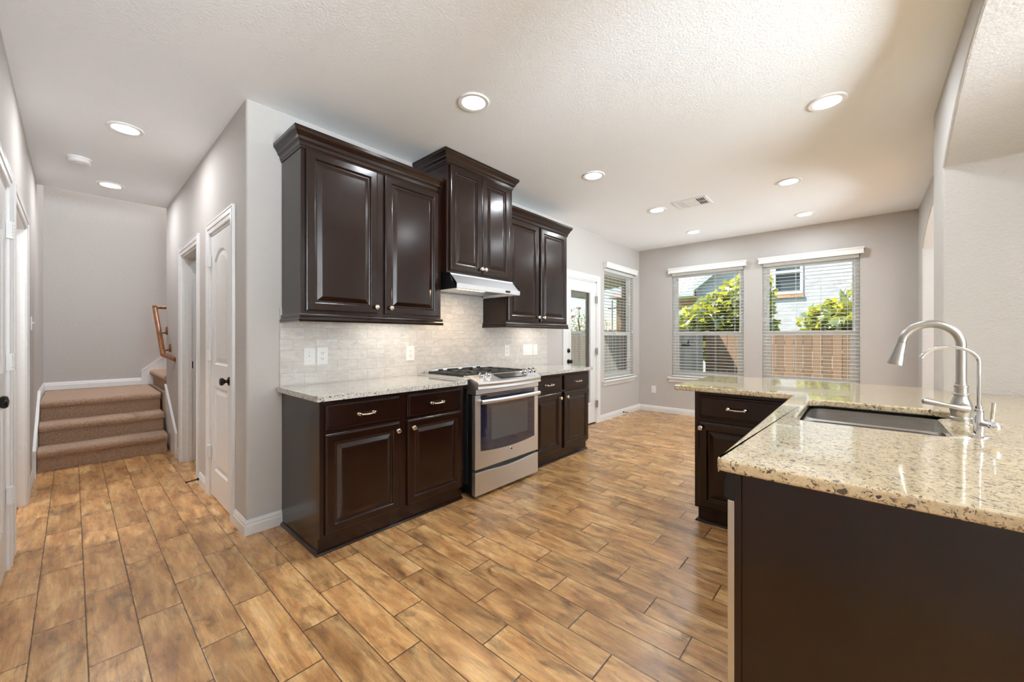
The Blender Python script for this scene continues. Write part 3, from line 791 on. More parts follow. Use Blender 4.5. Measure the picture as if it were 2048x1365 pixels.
# storage drawer with a scooped top edge
prof = [(RX0, .028), (RX1, .028), (RX1, .206)] + [(RX1 - .02 - (RX1 - RX0 - .04) * i / 20, .205 - .016 * (.5 - .5 * cos(2 * pi * i / 20))) for i in range(21)] + [(RX0, .206)]
MB().plate(prof, [], RF, .001, .042).build('storage_drawer', M['steel'], t, bevel=.003)
MB().box(RX0 + .01, -.654, .19, RX1 - .01, -.651, .229).build('vent_slot', M['black_gloss'], t)
# lower apron above the door and the bowed control panel
MB().box(RX0 + .002, -.700, .802, RX1 - .002, -.60, .848).build('front_apron', M['steel'], t, bevel=.003)
cp = MB(); L = []; n = 20
for i in range(n + 1):
    k = 2 * i / n - 1; x = (RX0 + RX1) / 2 + k * .385; b = .040 * (1 - k * k)
    L.append([Vector((x, y, z)) for y, z in ((-.560, .842), (-.715 - b, .842), (-.728 - b, .848), (-.722 - b, .866), (-.728 - b, .885), (-.724 - b, .897), (-.716 - b, .901), (-.600, .938), (-.588, .941), (-.560, .941))])
cp.loops(L, cap0=True); cpo = cp.build('control_panel', M['steel'], t)
sl = (.938 - .901) / (.116 + .0); sa = math.atan2(.037, .116 + .030)
CPF = FR((0, -.600, .938), (1, 0, 0), Vector((0, cos(sa), sin(sa))), Vector((0, -sin(sa), cos(sa))))
MB().box(1.575, -.122, .0035, 1.895, -.022, .006, FR((0, -.600, .938), (1, 0, 0), Vector((0, .974, .227)), Vector((0, -.227, .974)))).build('touch_display', M['black_gloss'], cpo)
for x in (1.405, 1.482, 1.935, 2.003, 2.060):
    kf = FR((x, -.650, .9215), (1, 0, 0), Vector((0, .95, .31)), Vector((0, -.31, .95)))
    k = MB().lathe([(.027, 0), (.027, .006), (.0235, .008), (.0225, .030), (.019, .035), (.004, .036)], kf, 18).box(-.005, -.024, .010, .005, .020, .042, kf)
    k.build('burner_knob', M['chrome'], t)
# cooktop
MB().box(RX0 - .045, -.625, .9142, RX1 + .020, -.012, .9225).build('cooktop_flange', M['steel'], t, bevel=.003)
MB().plate(rrect(RX0 + .008, -.585, RX1 - .008, -.085, .03), [], ID, .9225, .928).build('cooktop_well', M['steel'], t, bevel=.002)
bt = MB()
n = 20; x0, x1 = RX0 + .02, RX1 - .005
L = []
for i in range(n + 1):
    k = 2 * i / n - 1; x = x0 + (x1 - x0) * i / n; e = .026 * (1 - k ** 6)
    L.append([Vector((x, -.082, .922)), Vector((x, -.074, .938 + e)), Vector((x, -.066, .942 + e)), Vector((x, -.020, .944 + e)), Vector((x, -.014, .922))])
bt.loops(L, cap0=True); bt.build('rear_vent_trim', M['steel'], t)
vs = MB()
for u, w in ((1.46, .05), (1.60, .13), (1.78, .13), (1.92, .05)): vs.box(u - w / 2, -.0800, .944, u + w / 2, -.060, .958)
vs.build('vent_openings', M['black_matte'], t)
BUR = [(1.45, -.20, .036), (1.45, -.46, .045), (1.693, -.33, .040), (1.935, -.20, .036), (1.935, -.46, .050)]
for x, y, r in BUR:
    b = MB().lathe([(r + .018, .926), (r + .016, .930), (r, .932), (r, .937)], lambda a, c, w: Vector((x + a, y + c, w)), 20).build('burner', M['steel'], t)
    MB().lathe([(r * .95, .937), (r * .95, .942), (r * .8, .944)], lambda a, c, w: Vector((x + a, y + c, w)), 20).build('burner_cap', M['iron'], b)
for a, b in ((RX0 + .016, 1.560), (1.566, 1.820), (1.826, RX1 - .016)):
    g = MB(); z0, z1 = .934, .948; w = .0075
    y0, y1 = -.578, -.094
    for y in (y0, y1, (y0 + y1) / 2): g.box(a, y - w, z0, b, y + w, z1)
    for x in (a + w, b - w): g.box(x - w, y0, z0, x + w, y1, z1)
    cx = (a + b) / 2
    for y in (y0 + .121, y1 - .121):
        for k in range(4):
            dx, dy = ((.03, 0), (-.03, 0), (0, .03), (0, -.03))[k]
            ex, ey = (((b - w) if dx > 0 else (a + w)), y) if dx else (cx, y + (.121 if dy > 0 else -.121))
            q0, q1 = Vector((cx + dx, y + dy, .946)), Vector((ex, ey, .944))
            g.tube([q0, q1], .0065, 6)
    for x in (a + w, b - w):
        for y in (y0, y1, (y0 + y1) / 2): g.box(x - w, y - w, .925, x + w, y + w, z0)
        g.box(x - w * .6, y0, .929, x + w * .6, y1, z0)
    g.build('grate', M['iron'], t)

# range hood
t = thing('range_hood', (1.66, -.25, 1.63), 'stainless under-cabinet range hood with curved front above the range', 'range hood')
HX0, HX1 = 1.290, 2.052
hp = [(-.010, 1.632), (-.500, 1.632), (-.502, 1.672), (-.470, 1.700), (-.435, 1.735), (-.415, 1.762), (-.010, 1.762)]
m = MB().loops([[Vector((x, y, z)) for y, z in [(-.495, 1.634), (-.500, 1.634), (-.502, 1.672)] + [(-.502 + .087 * sin(a * pi / 16) ** 1.0 * 1.0, 1.672 + .09 * (1 - cos(a * pi / 16))) for a in range(1, 9)] + [(-.410, 1.763), (-.410, 1.757), (-.495, 1.668)]] for x in (HX0, HX1)], cap0=True, cap1=True)
m.build('front_panel', M['steel'], t)
for x0, x1 in ((HX0 + .001, HX0 + .006), (HX1 - .006, HX1 - .001)):
    MB().loops([[Vector((x, y, z)) for y, z in [(-.012, 1.634), (-.497, 1.634), (-.499, 1.672)] + [(-.499 + .085 * sin(a * pi / 16), 1.672 + .088 * (1 - cos(a * pi / 16))) for a in range(1, 9)] + [(-.012, 1.762)]] for x in (x0, x1)], cap0=True, cap1=True).build('side_panel', M['black_gloss'], t)
MB().plate(rect(HX0 + .005, -.495, HX1 - .005, -.012), [rect(HX0 + .03, -.47, HX1 - .03, -.04)], ID, 1.632, 1.636).build('bottom_rim', M['steel'], t)
MB().box(HX0 + .03, -.47, 1.652, HX1 - .03, -.04, 1.656).box(HX0 + .028, -.47, 1.633, HX0 + .031, -.04, 1.655).box(HX1 - .031, -.47, 1.633, HX1 - .028, -.04, 1.655).build('filter_panel', M['steel'], t)
MB().box(HX0 + .12, -.455, 1.645, HX0 + .42, -.36, 1.652).build('lamp_lens', M['warmlamp'], t)
area_lamp('hood_lamp', (HX0 + .27, -.41, 1.643), (0, 0, 0), P_HOOD, .28, (1, .72, .42), 'RECTANGLE', .08, t)
HFR = FR((0, -.5012, 0), (1, 0, 0), (0, 0, 1), (0, -1, 0))
for u in (1.872, 1.900):
    MB().box(u - .013, 1.644, 0, u + .013, 1.661, .006, HFR).build('rocker_switch', M['black_gloss'], t, bevel=.002)

# ------------------------------------------------------------------ switch plates and outlets
def plate_thing(name, fr, cx, cz, w, h, label, kind, cat):
    t = thing(name, fr(cx, cz, 0), label, cat)
    f = lambda a, b, c=0: fr(cx + a, cz + b, c)
    MB().rects(f, -w / 2, -h / 2, w / 2, h / 2, [(0, .0), (0, .003), (.004, .006)], cap0=True).build('cover_plate', M['plastic'], t)
    gangs = max(1, round(w / .055)) if kind == 'rocker' else 1
    if kind == 'outlet':
        for s in (-1, 1):
            o = MB().plate(rrect(-.017, s * .020 - .014, .017, s * .020 + .014, .010), [], f, .0055, .0075).build('receptacle', M['plastic'], t)
            q = MB()
            for dx in (-.0065, .0065): q.box(dx - .0012, s * .020 - .002, .0075, dx + .0012, s * .020 + .007, .0079, f)
            q.lathe([(.0028, .0075), (.0028, .0079)], lambda a, b, c: f(a, s * .020 - .008 + b, c), 8); q.build('slot', M['black_matte'], o)
    elif kind == 'toggle':
        MB().box(-.006, -.013, .0055, .006, .013, .0065, f).build('toggle_plate', M['plastic'], t)
        MB().box(-.004, -.001, .006, .004, .010, .018, f).build('toggle', M['plastic'], t, bevel=.002)
        for dz in (-.03, .03): MB().lathe([(.003, .006), (.003, .0067)], lambda a, b, c: f(a, dz + b, c), 8).build('screw', M['nickel'], t)
    else:
        for i in range(gangs):
            u = (i - (gangs - 1) / 2) * .046
            MB().box(u - .016, -.033, .0055, u + .016, .033, .0085, f).build('rocker', M['plastic'], t, bevel=.0015)
    return t
TL = FR((0, -.010, 0), (1, 0, 0), (0, 0, 1), (0, -1, 0))
plate_thing('light_switch', TL, .372, 1.1075, .078, .124, 'white toggle switch plate at the left end of the backsplash', 'toggle', 'light switch')
plate_thing('wall_outlet', TL, .460, 1.109, .078, .126, 'white outlet beside the toggle switch on the backsplash', 'outlet', 'outlet')
plate_thing('wall_outlet', TL, 1.188, 1.105, .082, .126, 'white outlet on the backsplash just left of the range', 'outlet', 'outlet')
plate_thing('wall_outlet', TL, 2.406, 1.098, .080, .126, 'single white outlet on the backsplash right of the range', 'outlet', 'outlet')
plate_thing('light_switch', TL, 2.758, 1.098, .172, .126, 'wide white three-switch plate near the patio door', 'rocker', 'light switch')
plate_thing('light_switch', TL, 2.899, 1.097, .080, .126, 'narrow white switch plate at the right end of the backsplash', 'rocker1', 'light switch')
plate_thing('wall_outlet', fw2, -.555 + .257, .368, .075, .118, 'white outlet low on the far wall by the corner', 'outlet', 'outlet')
plate_thing('light_switch', HL, 2.36, 1.36, .075, .118, 'white toggle switch on the left wall near the stairs', 'toggle', 'light switch')
plate_thing('wall_outlet', HL, 2.02, .40, .075, .118, 'white outlet low on the left wall near the stairs', 'outlet', 'outlet')

# ------------------------------------------------------------------ peninsula
XN, YN, XI, YT, XQ = .425, -2.586, 2.028, -1.915, 2.965
yb = YP - .74
out = arc(XN + .02, YN - .02, .02, 180, 90, 4) + [(XI, YN), (XI, YT), (XQ, YT), (XQ, YP + .003), (XJ - .003, YP + .003), (XJ - .003, yb), (XN, yb)]
out = out[::-1]
sk = arc(1.235, -2.735, .055, 180, 90, 5) + arc(1.815, -2.735, .055, 90, 0, 5) + arc(1.80, -3.095, .07, 0, -90, 6) + arc(1.655, -3.125, .04, -90, -150, 3) + [(1.60, -3.115), (1.575, -3.105)] + arc(1.235, -3.05, .055, -90, -180, 5)
# counters lie over the half wall that carries the bar: keep the jamb line clear of the pier
o = MB().plate(out, [sk], ID, .881, .914).build('peninsula_countertop', M['granite'], bevel=.008, seg=3)
tag(o, 'L-shaped cream granite peninsula countertop with an undermount sink', 'countertop')
# end panel and dishwasher
t = thing('sink_base_cabinet', (1.55, -2.95, 0), 'dark wood peninsula cabinet run with plain end panel under the sink', 'cabinet')
MB().box(.460, YP + .002, 0, .478, -2.641, .880).build('end_panel', M['wood'], t, bevel=.001)
MB().box(.455, -2.641, 0, .478, -2.624, .880).build('end_stile', M['wood'], t, bevel=.001)
cc = MB().plate(rect(1.09, YP + .002, 2.08, -2.64), [rect(1.15, -3.19, 1.91, -2.652)], ID, .55, .880).box(1.09, YP + .002, .10, 2.08, -2.64, .55).box(1.09, YP + .002, 0, 2.08, -2.70, .10)
cc.build('carcass', M['wood'], t)
PF = FR((0, -2.640, 0), (-1, 0, 0), (0, 0, 1), (0, 1, 0))
MB().plate(rect(-2.055, .10, -1.09, .88), [rect(-2.03, .13, -1.60, .68), rect(-1.55, .13, -1.12, .68)], PF, 0, .016).build('face_frame', M['wood'], t)
for i, (a, c) in enumerate(((-2.045, -1.585), (-1.565, -1.105))):
    m = MB(); drawer_front(m, FR((0, -2.624, 0), (-1, 0, 0), (0, 0, 1), (0, 1, 0)), a, .706, c, .856); m.build('false_drawer', M['woodx'], t)
    f2 = FR((0, -2.624, 0), (-1, 0, 0), (0, 0, 1), (0, 1, 0))
    m = MB(); raised(m, f2, a, .112, c, .686); dd = m.build('door', M['wood'], t); cab_knob(dd, f2, c - .03 if i == 0 else a + .03, .63)
t = thing('dishwasher', (.785, -2.9, 0), 'stainless dishwasher with black control strip at the end of the peninsula', 'dishwasher')
MB().box(.482, -3.20, .10, 1.086, -2.626, .868).box(.50, -3.18, 0, 1.07, -2.70, .10).build('tub', M['black_matte'], t)
MB().box(.482, -2.6255, .11, 1.086, -2.602, .790).build('door', M['steel'], t, bevel=.002)
L = [[Vector((x, y, z)) for y, z in ((-2.6255, .792), (-2.600, .792), (-2.592, .800), (-2.594, .84), (-2.602, .872), (-2.6255, .874))] for x in (.482, 1.086)]
MB().loops(L, cap0=True, cap1=True).build('control_strip', M['black_gloss'], t)
# far leg of the L
t = thing('base_cabinet', (2.4, -2.33, 0), 'dark wood base cabinet in the far leg of the peninsula with drawer and door', 'cabinet')
FL = FR((2.082, -2.035, 0), (0, -1, 0), (0, 0, 1), (-1, 0, 0))
MB().box(2.102, -2.62, .10, 2.75, -2.035, .880).box(2.105, -2.62, 0, 2.74, -2.052, .10).build('carcass', M['wood'], t)
MB().plate(rect(0, .098, .585, .880), [rect(.04, .72, .55, .84), rect(.04, .13, .55, .66)], FL, -.02, 0).build('face_frame', M['wood'], t, bevel=.0015)
MB().sweep([(2.105, -2.60), (2.105, -2.052), (2.74, -2.052)], SHOE, lambda a, b, h: Vector((a, b, h)), side=1).build('shoe_moulding', M['woodx'], t)
m = MB(); drawer_front(m, FL, .028, .706, .53, .856); dd = m.build('drawer', M['woodx'], t); cab_pull(dd, FL, .256, .782)
m = MB(); raised(m, FL, .028, .112, .53, .680); dd = m.build('door', M['wood'], t); cab_knob(dd, FL, .046, .640)

# sink
t = thing('kitchen_sink', (1.52, -2.9, .72), 'stainless undermount double-bowl sink set in the granite peninsula', 'sink')
def bowl(x0, y0, x1, y1, zt, zb, r, name):
    L = []
    for i, z, rr in ((0, zt, r), (.004, zb + .04, r), (.014, zb + .012, r - .01), (.04, zb, max(.02, r - .03))):
        L.append([Vector((a, b, z)) for a, b in rrect(x0 + i, y0 + i, x1 - i, y1 - i, rr, 6)])
    m = MB().loops(L, cap1=True, smooth=True)
    cx, cy = (x0 + x1) / 2, (y0 + y1) / 2
    m.build(name, M['sink'], t, recalc=False)
    MB().lathe([(.045, zb + .001), (.042, zb + .004), (.03, zb + .002)], lambda a, b, w: Vector((cx + a, cy + b, w)), 20).build('drain', M['chrome'], t)
bowl(1.52, -3.160, 1.872, -2.684, .868, .68, .07, 'large_bowl')
bowl(1.182, -3.103, 1.478, -2.684, .868, .70, .06, 'small_bowl')
MB().plate(rrect(1.16, -3.185, 1.90, -2.66, .06), [rrect(1.182, -3.103, 1.478, -2.684, .06, 6), rrect(1.52, -3.160, 1.872, -2.684, .07, 6)], ID, .866, .869).build('sink_rim', M['sink'], t)

# main faucet
t = thing('kitchen_faucet', (1.60, -3.171, .914), 'tall brushed nickel gooseneck faucet with pull-down spray head', 'faucet')
fc = lambda a, b, w: Vector((1.60 + a, -3.171 + b, .914 + w))
MB().lathe([(.030, 0), (.031, .010), (.0275, .014), (.0275, .022), (.030, .030), (.0325, .045), (.0315, .058), (.026, .076), (.0205, .092), (.0205, .097), (.0225, .099), (.0225, .104), (.0195, .107), (.0190, .128), (.0205, .130), (.0205, .137), (.0165, .139), (.0160, .15)], fc, 28).build('body', M['nickel'], t)
rs = .083
pts = [(0, 0, .145), (0, 0, .20), (0, 0, .297)] + [(0, rs - rs * cos(a * pi / 24), .297 + rs * sin(a * pi / 24)) for a in range(1, 24)]
e1 = Vector(pts[-1]) - Vector(pts[-2]); e1.normalize(); pe = Vector(pts[-1])
MB().tube([fc(*p) for p in pts], .0150, 16).build('spout', M['nickel'], t)
q = [pe, pe + e1 * .002, pe + e1 * .004, pe + e1 * .045, pe + e1 * .092, pe + e1 * .099, pe + e1 * .100]
MB().tube([fc(*p) for p in q], [.0135, .0135, .0160, .0200, .0275, .0275, .023], 20).build('spray_head', M['nickel'], t)
# side lever
hv = [fc(-.026, -.004, .052), fc(-.050, -.004, .052), fc(-.056, .010, .054), fc(-.058, .040, .060), fc(-.060, .080, .068), fc(-.062, .108, .073), fc(-.062, .114, .073)]
MB().tube(hv, [.018, .016, .010, .0085, .0115, .0130, .005], 14).build('lever_handle', M['nickel'], t)
# filtered-water tap
t = thing('filter_tap', (1.254, -3.166, .914), 'slim polished chrome filtered-water tap in front of the main faucet', 'tap')
tc = lambda a, b, w: Vector((1.254 + a, -3.166 + b, .914 + w))
MB().lathe([(.026, 0), (.026, .003), (.022, .005), (.014, .006), (.0125, .008), (.0125, .058), (.0115, .060), (.0115, .088), (.009, .091), (.009, .10)], tc, 22).build('body', M['chrome'], t)
ra = .066
pts = [(0, 0, .095), (0, 0, .18), (0, 0, .245)] + [(0, ra - ra * cos(a * pi / 24), .245 + ra * .72 * sin(a * pi / 24)) for a in range(1, 22)]
MB().tube([tc(*p) for p in pts], .0052, 12).build('spout', M['chrome'], t)
pe = Vector(pts[-1]); e1 = (pe - Vector(pts[-2])).normalized()
MB().tube([tc(*(pe)), tc(*(pe + e1 * .010))], .0070, 12).build('spout_tip', M['chrome'], t)
MB().tube([tc(0, 0, .042), tc(-.02, -.012, .042), tc(-.034, -.02, .042)], [.0085, .0085, .0085], 14).sphere(tc(-.044, -.026, .042), .0155, 16).build('valve_knob', M['chrome'], t)
MB().tube([tc(-.004, -.026, .048), tc(-.004, -.030, .115)], [.0045, .0055], 10).tube([tc(0, 0, .050), tc(-.004, -.028, .050)], .006, 10).build('lever', M['chrome'], t)

# ------------------------------------------------------------------ ceiling fixtures
t = thing('recessed_light', (.973, -1.037, CZ), '', 'ceiling light', 'recessed ceiling lights')
MB().lathe([(.100, 0), (.100, -.004), (.095, -.009), (.074, -.008), (.069, -.004), (.068, -.001)], lambda a, b, w: Vector((.973 + a, -1.037 + b, CZ + w)), 36, cap0=False, cap1=False).build('trim_ring', M['plastic'], t)
MB().lathe([(.0695, -.003), (.04, -.0035), (.001, -.0035)], lambda a, b, w: Vector((.973 + a, -1.037 + b, CZ + w)), 36, cap0=False).build('diffuser', M['lamp'], t)
LIGHTS = [((.973, -1.037), 'round recessed ceiling light in front of the left wall cabinet', P_DOWN),
          ((2.462, -2.715), 'round recessed ceiling light nearest the arch over the bar', P_DOWN),
          ((2.478, -1.031), 'round recessed ceiling light out from the cabinet right of the hood', P_DOWN),
          ((3.849, -2.359), 'round recessed ceiling light right of the ceiling vent', P_DOWN),
          ((3.837, -1.088), 'round recessed ceiling light left of the ceiling vent', P_DOWN),
          ((5.172, -2.363), 'round recessed ceiling light above the far window nearest the faucet', P_DOWN),
          ((5.127, -1.102), 'small far recessed ceiling light closest to the room corner', P_DOWN),
          ((-.472, 1.057), 'round recessed ceiling light in the hall nearer the kitchen', P_HALL),
          ((-.477, 2.619), 'round recessed ceiling light in the hall above the stairs', P_HALL)]
for i, ((x, y), lab, pw) in enumerate(LIGHTS):
    o = t if i == 0 else copy_tree(t, (x, y, CZ))
    ROOTLOC[o.name] = Vector((x, y, CZ)); o['label'] = lab
for i, ((x, y), lab, pw) in enumerate(LIGHTS):
    area_lamp('downlight', (x, y, CZ - .005), (0, 0, 0), pw, .128, (.86, .94, 1) if y < .5 else (.97, .97, 1))
# unseen fill lamps added in the living room, without fixtures
for x, y in ((1.4, -5.4), (3.6, -5.4)):
    area_lamp('downlight', (x, y, CZ - .007), (0, 0, 0), P_DOWN, .128, (.86, .94, 1))
area_lamp('downlight', (-.4, -5.0, CZ - .007), (0, 0, 0), P_DOWN, .128, (.86, .94, 1))
area_lamp('stairwell_fill', (.6, 3.8, 5.28), (0, 0, 0), P_STAIR, .3, (.97, .97, 1))  # unseen lamp added to brighten the stair walls and landing
area_lamp('closet_lamp', (.9, 1.9, CZ - .01), (0, 0, 0), 14, .2, (.86, .94, 1))
area_lamp('study_lamp', (XL - .8, 1.4, CZ - .01), (0, 0, 0), 30, .4, (1, .98, .95))

t = thing('smoke_detector', (-.686, 2.001, CZ), 'round white smoke detector on the hall ceiling', 'smoke detector')
sd = lambda a, b, w: Vector((-.686 + a, 2.001 + b, CZ + w))
MB().lathe([(.074, 0), (.074, -.010), (.070, -.013)], sd, 32).build('base', M['plastic'], t)
MB().lathe([(.066, -.012), (.068, -.018), (.066, -.034), (.056, -.042), (.020, -.043), (.018, -.046), (.001, -.046)], sd, 32).build('cover', M['plastic'], t)
t = thing('ceiling_vent', (3.845, -1.48, CZ), 'white rectangular ceiling air vent with angled louvres', 'vent')
VX0, VX1, VY0, VY1 = 3.70, 3.99, -1.655, -1.305
MB().plate(rect(VX0, VY0, VX1, VY1), [rect(VX0 + .035, VY0 + .035, VX1 - .035, VY1 - .035)], ID, CZ - .008, CZ).build('frame', M['plastic'], t, bevel=.003)
MB().box(VX0 + .03, VY0 + .03, CZ - .0015, VX1 - .03, VY1 - .03, CZ - .0005).build('duct_opening', M['black_matte'], t)
lv = MB(); nn = 13
for i in range(nn):
    y = VY0 + .045 + (VY1 - VY0 - .09) * i / (nn - 1)
    dy = .010 if i < 4 else -.010
    if 3 < i < 9: continue
    lv.add([Vector((x, y + a, z)) for x in (VX0 + .035, VX1 - .035) for a, z in ((0, CZ - .007), (.0015, CZ - .007), (dy + .0015, CZ - .002), (dy, CZ - .002))], [(0, 1, 2, 3), (4, 7, 6, 5), (0, 4, 5, 1), (1, 5, 6, 2), (2, 6, 7, 3), (3, 7, 4, 0)])
for i in range(9):
    x = VX0 + .045 + (VX1 - VX0 - .09) * i / 8
    lv.box(x - .012, VY0 + .120, CZ - .006, x + .010, VY1 - .125, CZ - .004)
lv.box((VX0 + VX1) / 2 - .004, VY0 + .035, CZ - .0075, (VX0 + VX1) / 2 + .004, VY1 - .035, CZ - .003)
lv.build('louvres', M['plastic'], t)

# ------------------------------------------------------------------ stairs
t = thing('staircase', (-.47, 3.2, 0), 'tan carpeted stairs rising from the hall floor to a landing', 'stairs')
def step(y0, y1, z0, z1, name='carpeted_step'):
    p = [(y0, z0), (y0, z1 - .078)] + arc(y0 - .008, z1 - .040, .036, 270, 90, 8) + [(y1, z1 - .002), (y1, z0)]
    m = MB().loops([[Vector((x, y, z)) for y, z in p] for x in [XL + .018 + (0.937 - .036) * i / 40 for i in range(41)]], cap0=True, cap1=True, smooth=True)
    return m.build(name, M['carpet'], t, ang=50)
step(2.772, 3.06, 0, .20); step(3.022, 3.32, .0, .40)
step(3.272, 4.415, .0, .603, 'carpeted_landing')
MB().box(-.02, 3.272, 0, .02, 4.415, .60).box(-.02, 3.15, 0, .0, 3.28, .60).build('carpeted_landing_edge', M['carpet'], t)
for i in range(3):
    x0 = .02 + .255 * i; z1 = .603 + .2 * (i + 1)
    p = [(x0, z1 - .2), (x0, z1 - .078)] + arc(x0 - .008, z1 - .040, .036, 270, 90, 8) + [(x0 + .30, z1 - .002), (x0 + .30, z1 - .2)]
    MB().loops([[Vector((x, y, z)) for x, z in p] for y in (3.145, 3.5, 4.0, 4.415)], cap0=True, cap1=True, smooth=True).build('carpeted_step', M['carpet'], t, ang=50)
# skirt boards
def skirt(name, pts, fr, th=.014):
    r = sroot(name, fr(pts[0][0], 0, 0))
    MB().plate(pts, [], fr, .0005, th).build('skirt_board', M['trim'], r)
    i = max(range(len(pts) - 1), key=lambda k: (pts[k + 1][0] - pts[k][0] > .05) * (pts[k][1] + pts[k + 1][1]))
    MB().sweep([pts[i - 1], pts[i], pts[i + 1]], [(-.003, 0), (-.003, th + .006), (.012, th + .006), (.012, 0)], fr, side=-1).build('cap_moulding', M['trim'], r)
skirt('trim_1', [(2.43, 0), (2.43, .245), (3.125, .700), (3.125, 0)], HR)
skirt('trim_2', [(2.50, 0), (2.50, .245), (3.30, .70), (3.30, 0)], HL)
fs = FR((0, 4.42, 0), (1, 0, 0), (0, 0, 1), (0, -1, 0))
skirt('trim_3', [(-.10, .60), (-.10, .80), (1.2, 1.85), (1.2, .60)], fs)

# handrail
t = thing('handrail', (-.07, 3.0, 1.3), 'stained oak handrail on the hall wall by the stairs', 'handrail')
A, B = Vector((-.072, 2.76, 1.055)), Vector((-.072, 3.40, 1.590))
rr = .0235
MB().tube([A, A.lerp(B, .02), A.lerp(B, .98), B], [rr] * 4, 16).build('rail', M['oak'], t)
MB().sphere(A, rr, 12).tube([A, Vector((-.0005, 2.52, 1.005))], rr * .95, 14).build('lower_return', M['oak'], t)
MB().sphere(B, rr, 12).tube([B + Vector((0, 0, -.005)), B + Vector((0, .002, .03))], [rr, rr], 14).tube([B + Vector((0, 0, .012)), Vector((.05, 3.40, 1.602))], rr * .8, 14).build('upper_return', M['oak'], t)
for y in (2.83, 3.06):
    p = A.lerp(B, (y - A.y) / (B.y - A.y)); z = p.z + .012
    rf = FR((0, y, z), (0, 1, 0), (0, 0, 1), (-1, 0, 0))
    MB().lathe([(.042, 0), (.042, .012), (.036, .018), (.004, .020)], lambda a, b, w: rf(a * .85, b * 1.1, w), 22).build('rosette', M['oak'], t)
    MB().tube([rf(0, -.020, .016), rf(0, -.026, .040), p + Vector((.012, 0, -.022)), p + Vector((.004, 0, -.020))], .0065, 10).build('bracket_arm', M['bronze'], t)
MB().box(.001, 3.1345, 1.55, .10, 3.146, 1.70).build('end_block', M['oak'], t)

# ------------------------------------------------------------------ outdoors
GZ = -.42
struct('ground', box(-20, -30, GZ - .1, 60, 40, GZ), M['grass'])
struct('path_patio', box(2.0, .20, GZ, 6.3, 3.4, -.16), plain('concrete', (.62, .60, .56, 1), .85))
r = sroot('roof_patio', (4.0, 1.4, 2.4))
RS = FR((0, .19, 2.62), (1, 0, 0), (0, 2.31, -.20), (0, 0, 1))
MB().box(1.0, 0, 0, 8.35, 1, .03, RS).build('soffit_boards', M['soffit'], r)
MB().box(1.0, 2.42, 2.245, 8.35, 2.53, 2.44).build('beam', plain('tan_beam', srgb(190, 168, 128), .7), r)
MB().box(.8, -.02, .03, 8.5, 1.12, .12, RS).build('roof_deck', M['shingle'], r)
r = sroot('roof_eave', (XF + .4, -2, 2.5))
MB().box(XF + .19, -4.5, 2.44, XF + .62, .6, 2.47).box(XF + .60, -4.5, 2.40, XF + .63, .6, 2.62).build('soffit', M['fascia'], r)
MB().box(XF + .1, -4.5, 2.62, XF + .66, .6, 2.66).build('roof_edge', M['shingle'], r)

FXX = 8.6
def fence(name, y0, y1, ztop, mat, label, step=0.0):
    t = thing(name, (FXX, (y0 + y1) / 2, GZ), label, 'fence')
    m = MB(); y = y0; k = 0
    while y > y1:
        zt = ztop(y) + random.uniform(-.012, .012)
        w = .139
        m.plate([(y - w, GZ), (y, GZ), (y, zt - .03), (y - .03, zt), (y - w + .03, zt), (y - w, zt - .03)], [], YZ, FXX, FXX + .018)
        y -= .145; k += 1
    m.build('pickets', mat, t)
    r = MB()
    for z in (.0, .6, 1.15): r.box(FXX + .018, y1, z - .045, FXX + .06, y0, z + .045)
    r.build('rails', mat, t)
    yy = y0 - .1
    while yy > y1:
        MB().box(FXX + .06, yy - .045, GZ, FXX + .15, yy + .045, 1.3).build('post', mat, t); yy -= 2.4
    return t
fence('wood_fence', 7.0, -.14, lambda y: 1.445 if y > 1.5 else (1.52 if y > .75 else 1.52 - .17 * (.75 - y) / .89), M['fencegrey'], 'weathered grey picket fence seen past the patio door')
fence('wood_fence', -.30, -6.5, lambda y: 1.355, M['fencebrown'], 'brown picket fence below the bushes outside the far windows')
t = thing('gate_latch', (8.59, .10, 1.08), 'black gate latch on the grey picket fence', 'latch')
MB().box(8.55, .03, 1.05, 8.598, .20, 1.10).build('latch_body', M['black_matte'], t)
MB().tube([(8.57, .06, 1.10), (8.56, .05, 1.17), (8.56, .045, 1.19)], .018, 8).build('handle', M['black_matte'], t)

LEAF = [(0, -.5), (.16, -.42), (.46, -.30), (.30, -.10), (.50, .16), (.24, .14), (.10, .50), (0, .56), (-.10, .50), (-.24, .14), (-.50, .16), (-.30, -.10), (-.46, -.30), (-.16, -.42)]
OVAL = [(0, -.5), (.22, -.25), (.26, .05), (.12, .38), (0, .5), (-.12, .38), (-.26, .05), (-.22, -.25)]
def foliage(n, sampler, smin, smax, shape, rng, upright=.3):
    m = MB()
    for _ in range(n):
        p = sampler(rng); s = rng.uniform(smin, smax)
        nrm = Vector((rng.uniform(-1, 1), rng.uniform(-1, 1), rng.uniform(-.2, 1) + upright)).normalized()
        a = nrm.orthogonal().normalized(); a.rotate(Matrix.Rotation(rng.uniform(0, 2 * pi), 3, nrm)); b = nrm.cross(a)
        m.add([p + a * (x * s) + b * (y * s) + nrm * (-.25 * s * (x * x + y * y)) for x, y in shape], [tuple(range(len(shape)))])
    return m
def blob(balls):
    def f(rng):
        c, rad = rng.choices(balls, weights=[b[1][0] * b[1][1] * b[1][2] for b in balls])[0]
        while True:
            v = Vector((rng.uniform(-1, 1), rng.uniform(-1, 1), rng.uniform(-1, 1)))
            if .25 < v.length < 1: break
        return Vector((c[0] + v.x * rad[0], c[1] + v.y * rad[1], c[2] + v.z * rad[2]))
    return f
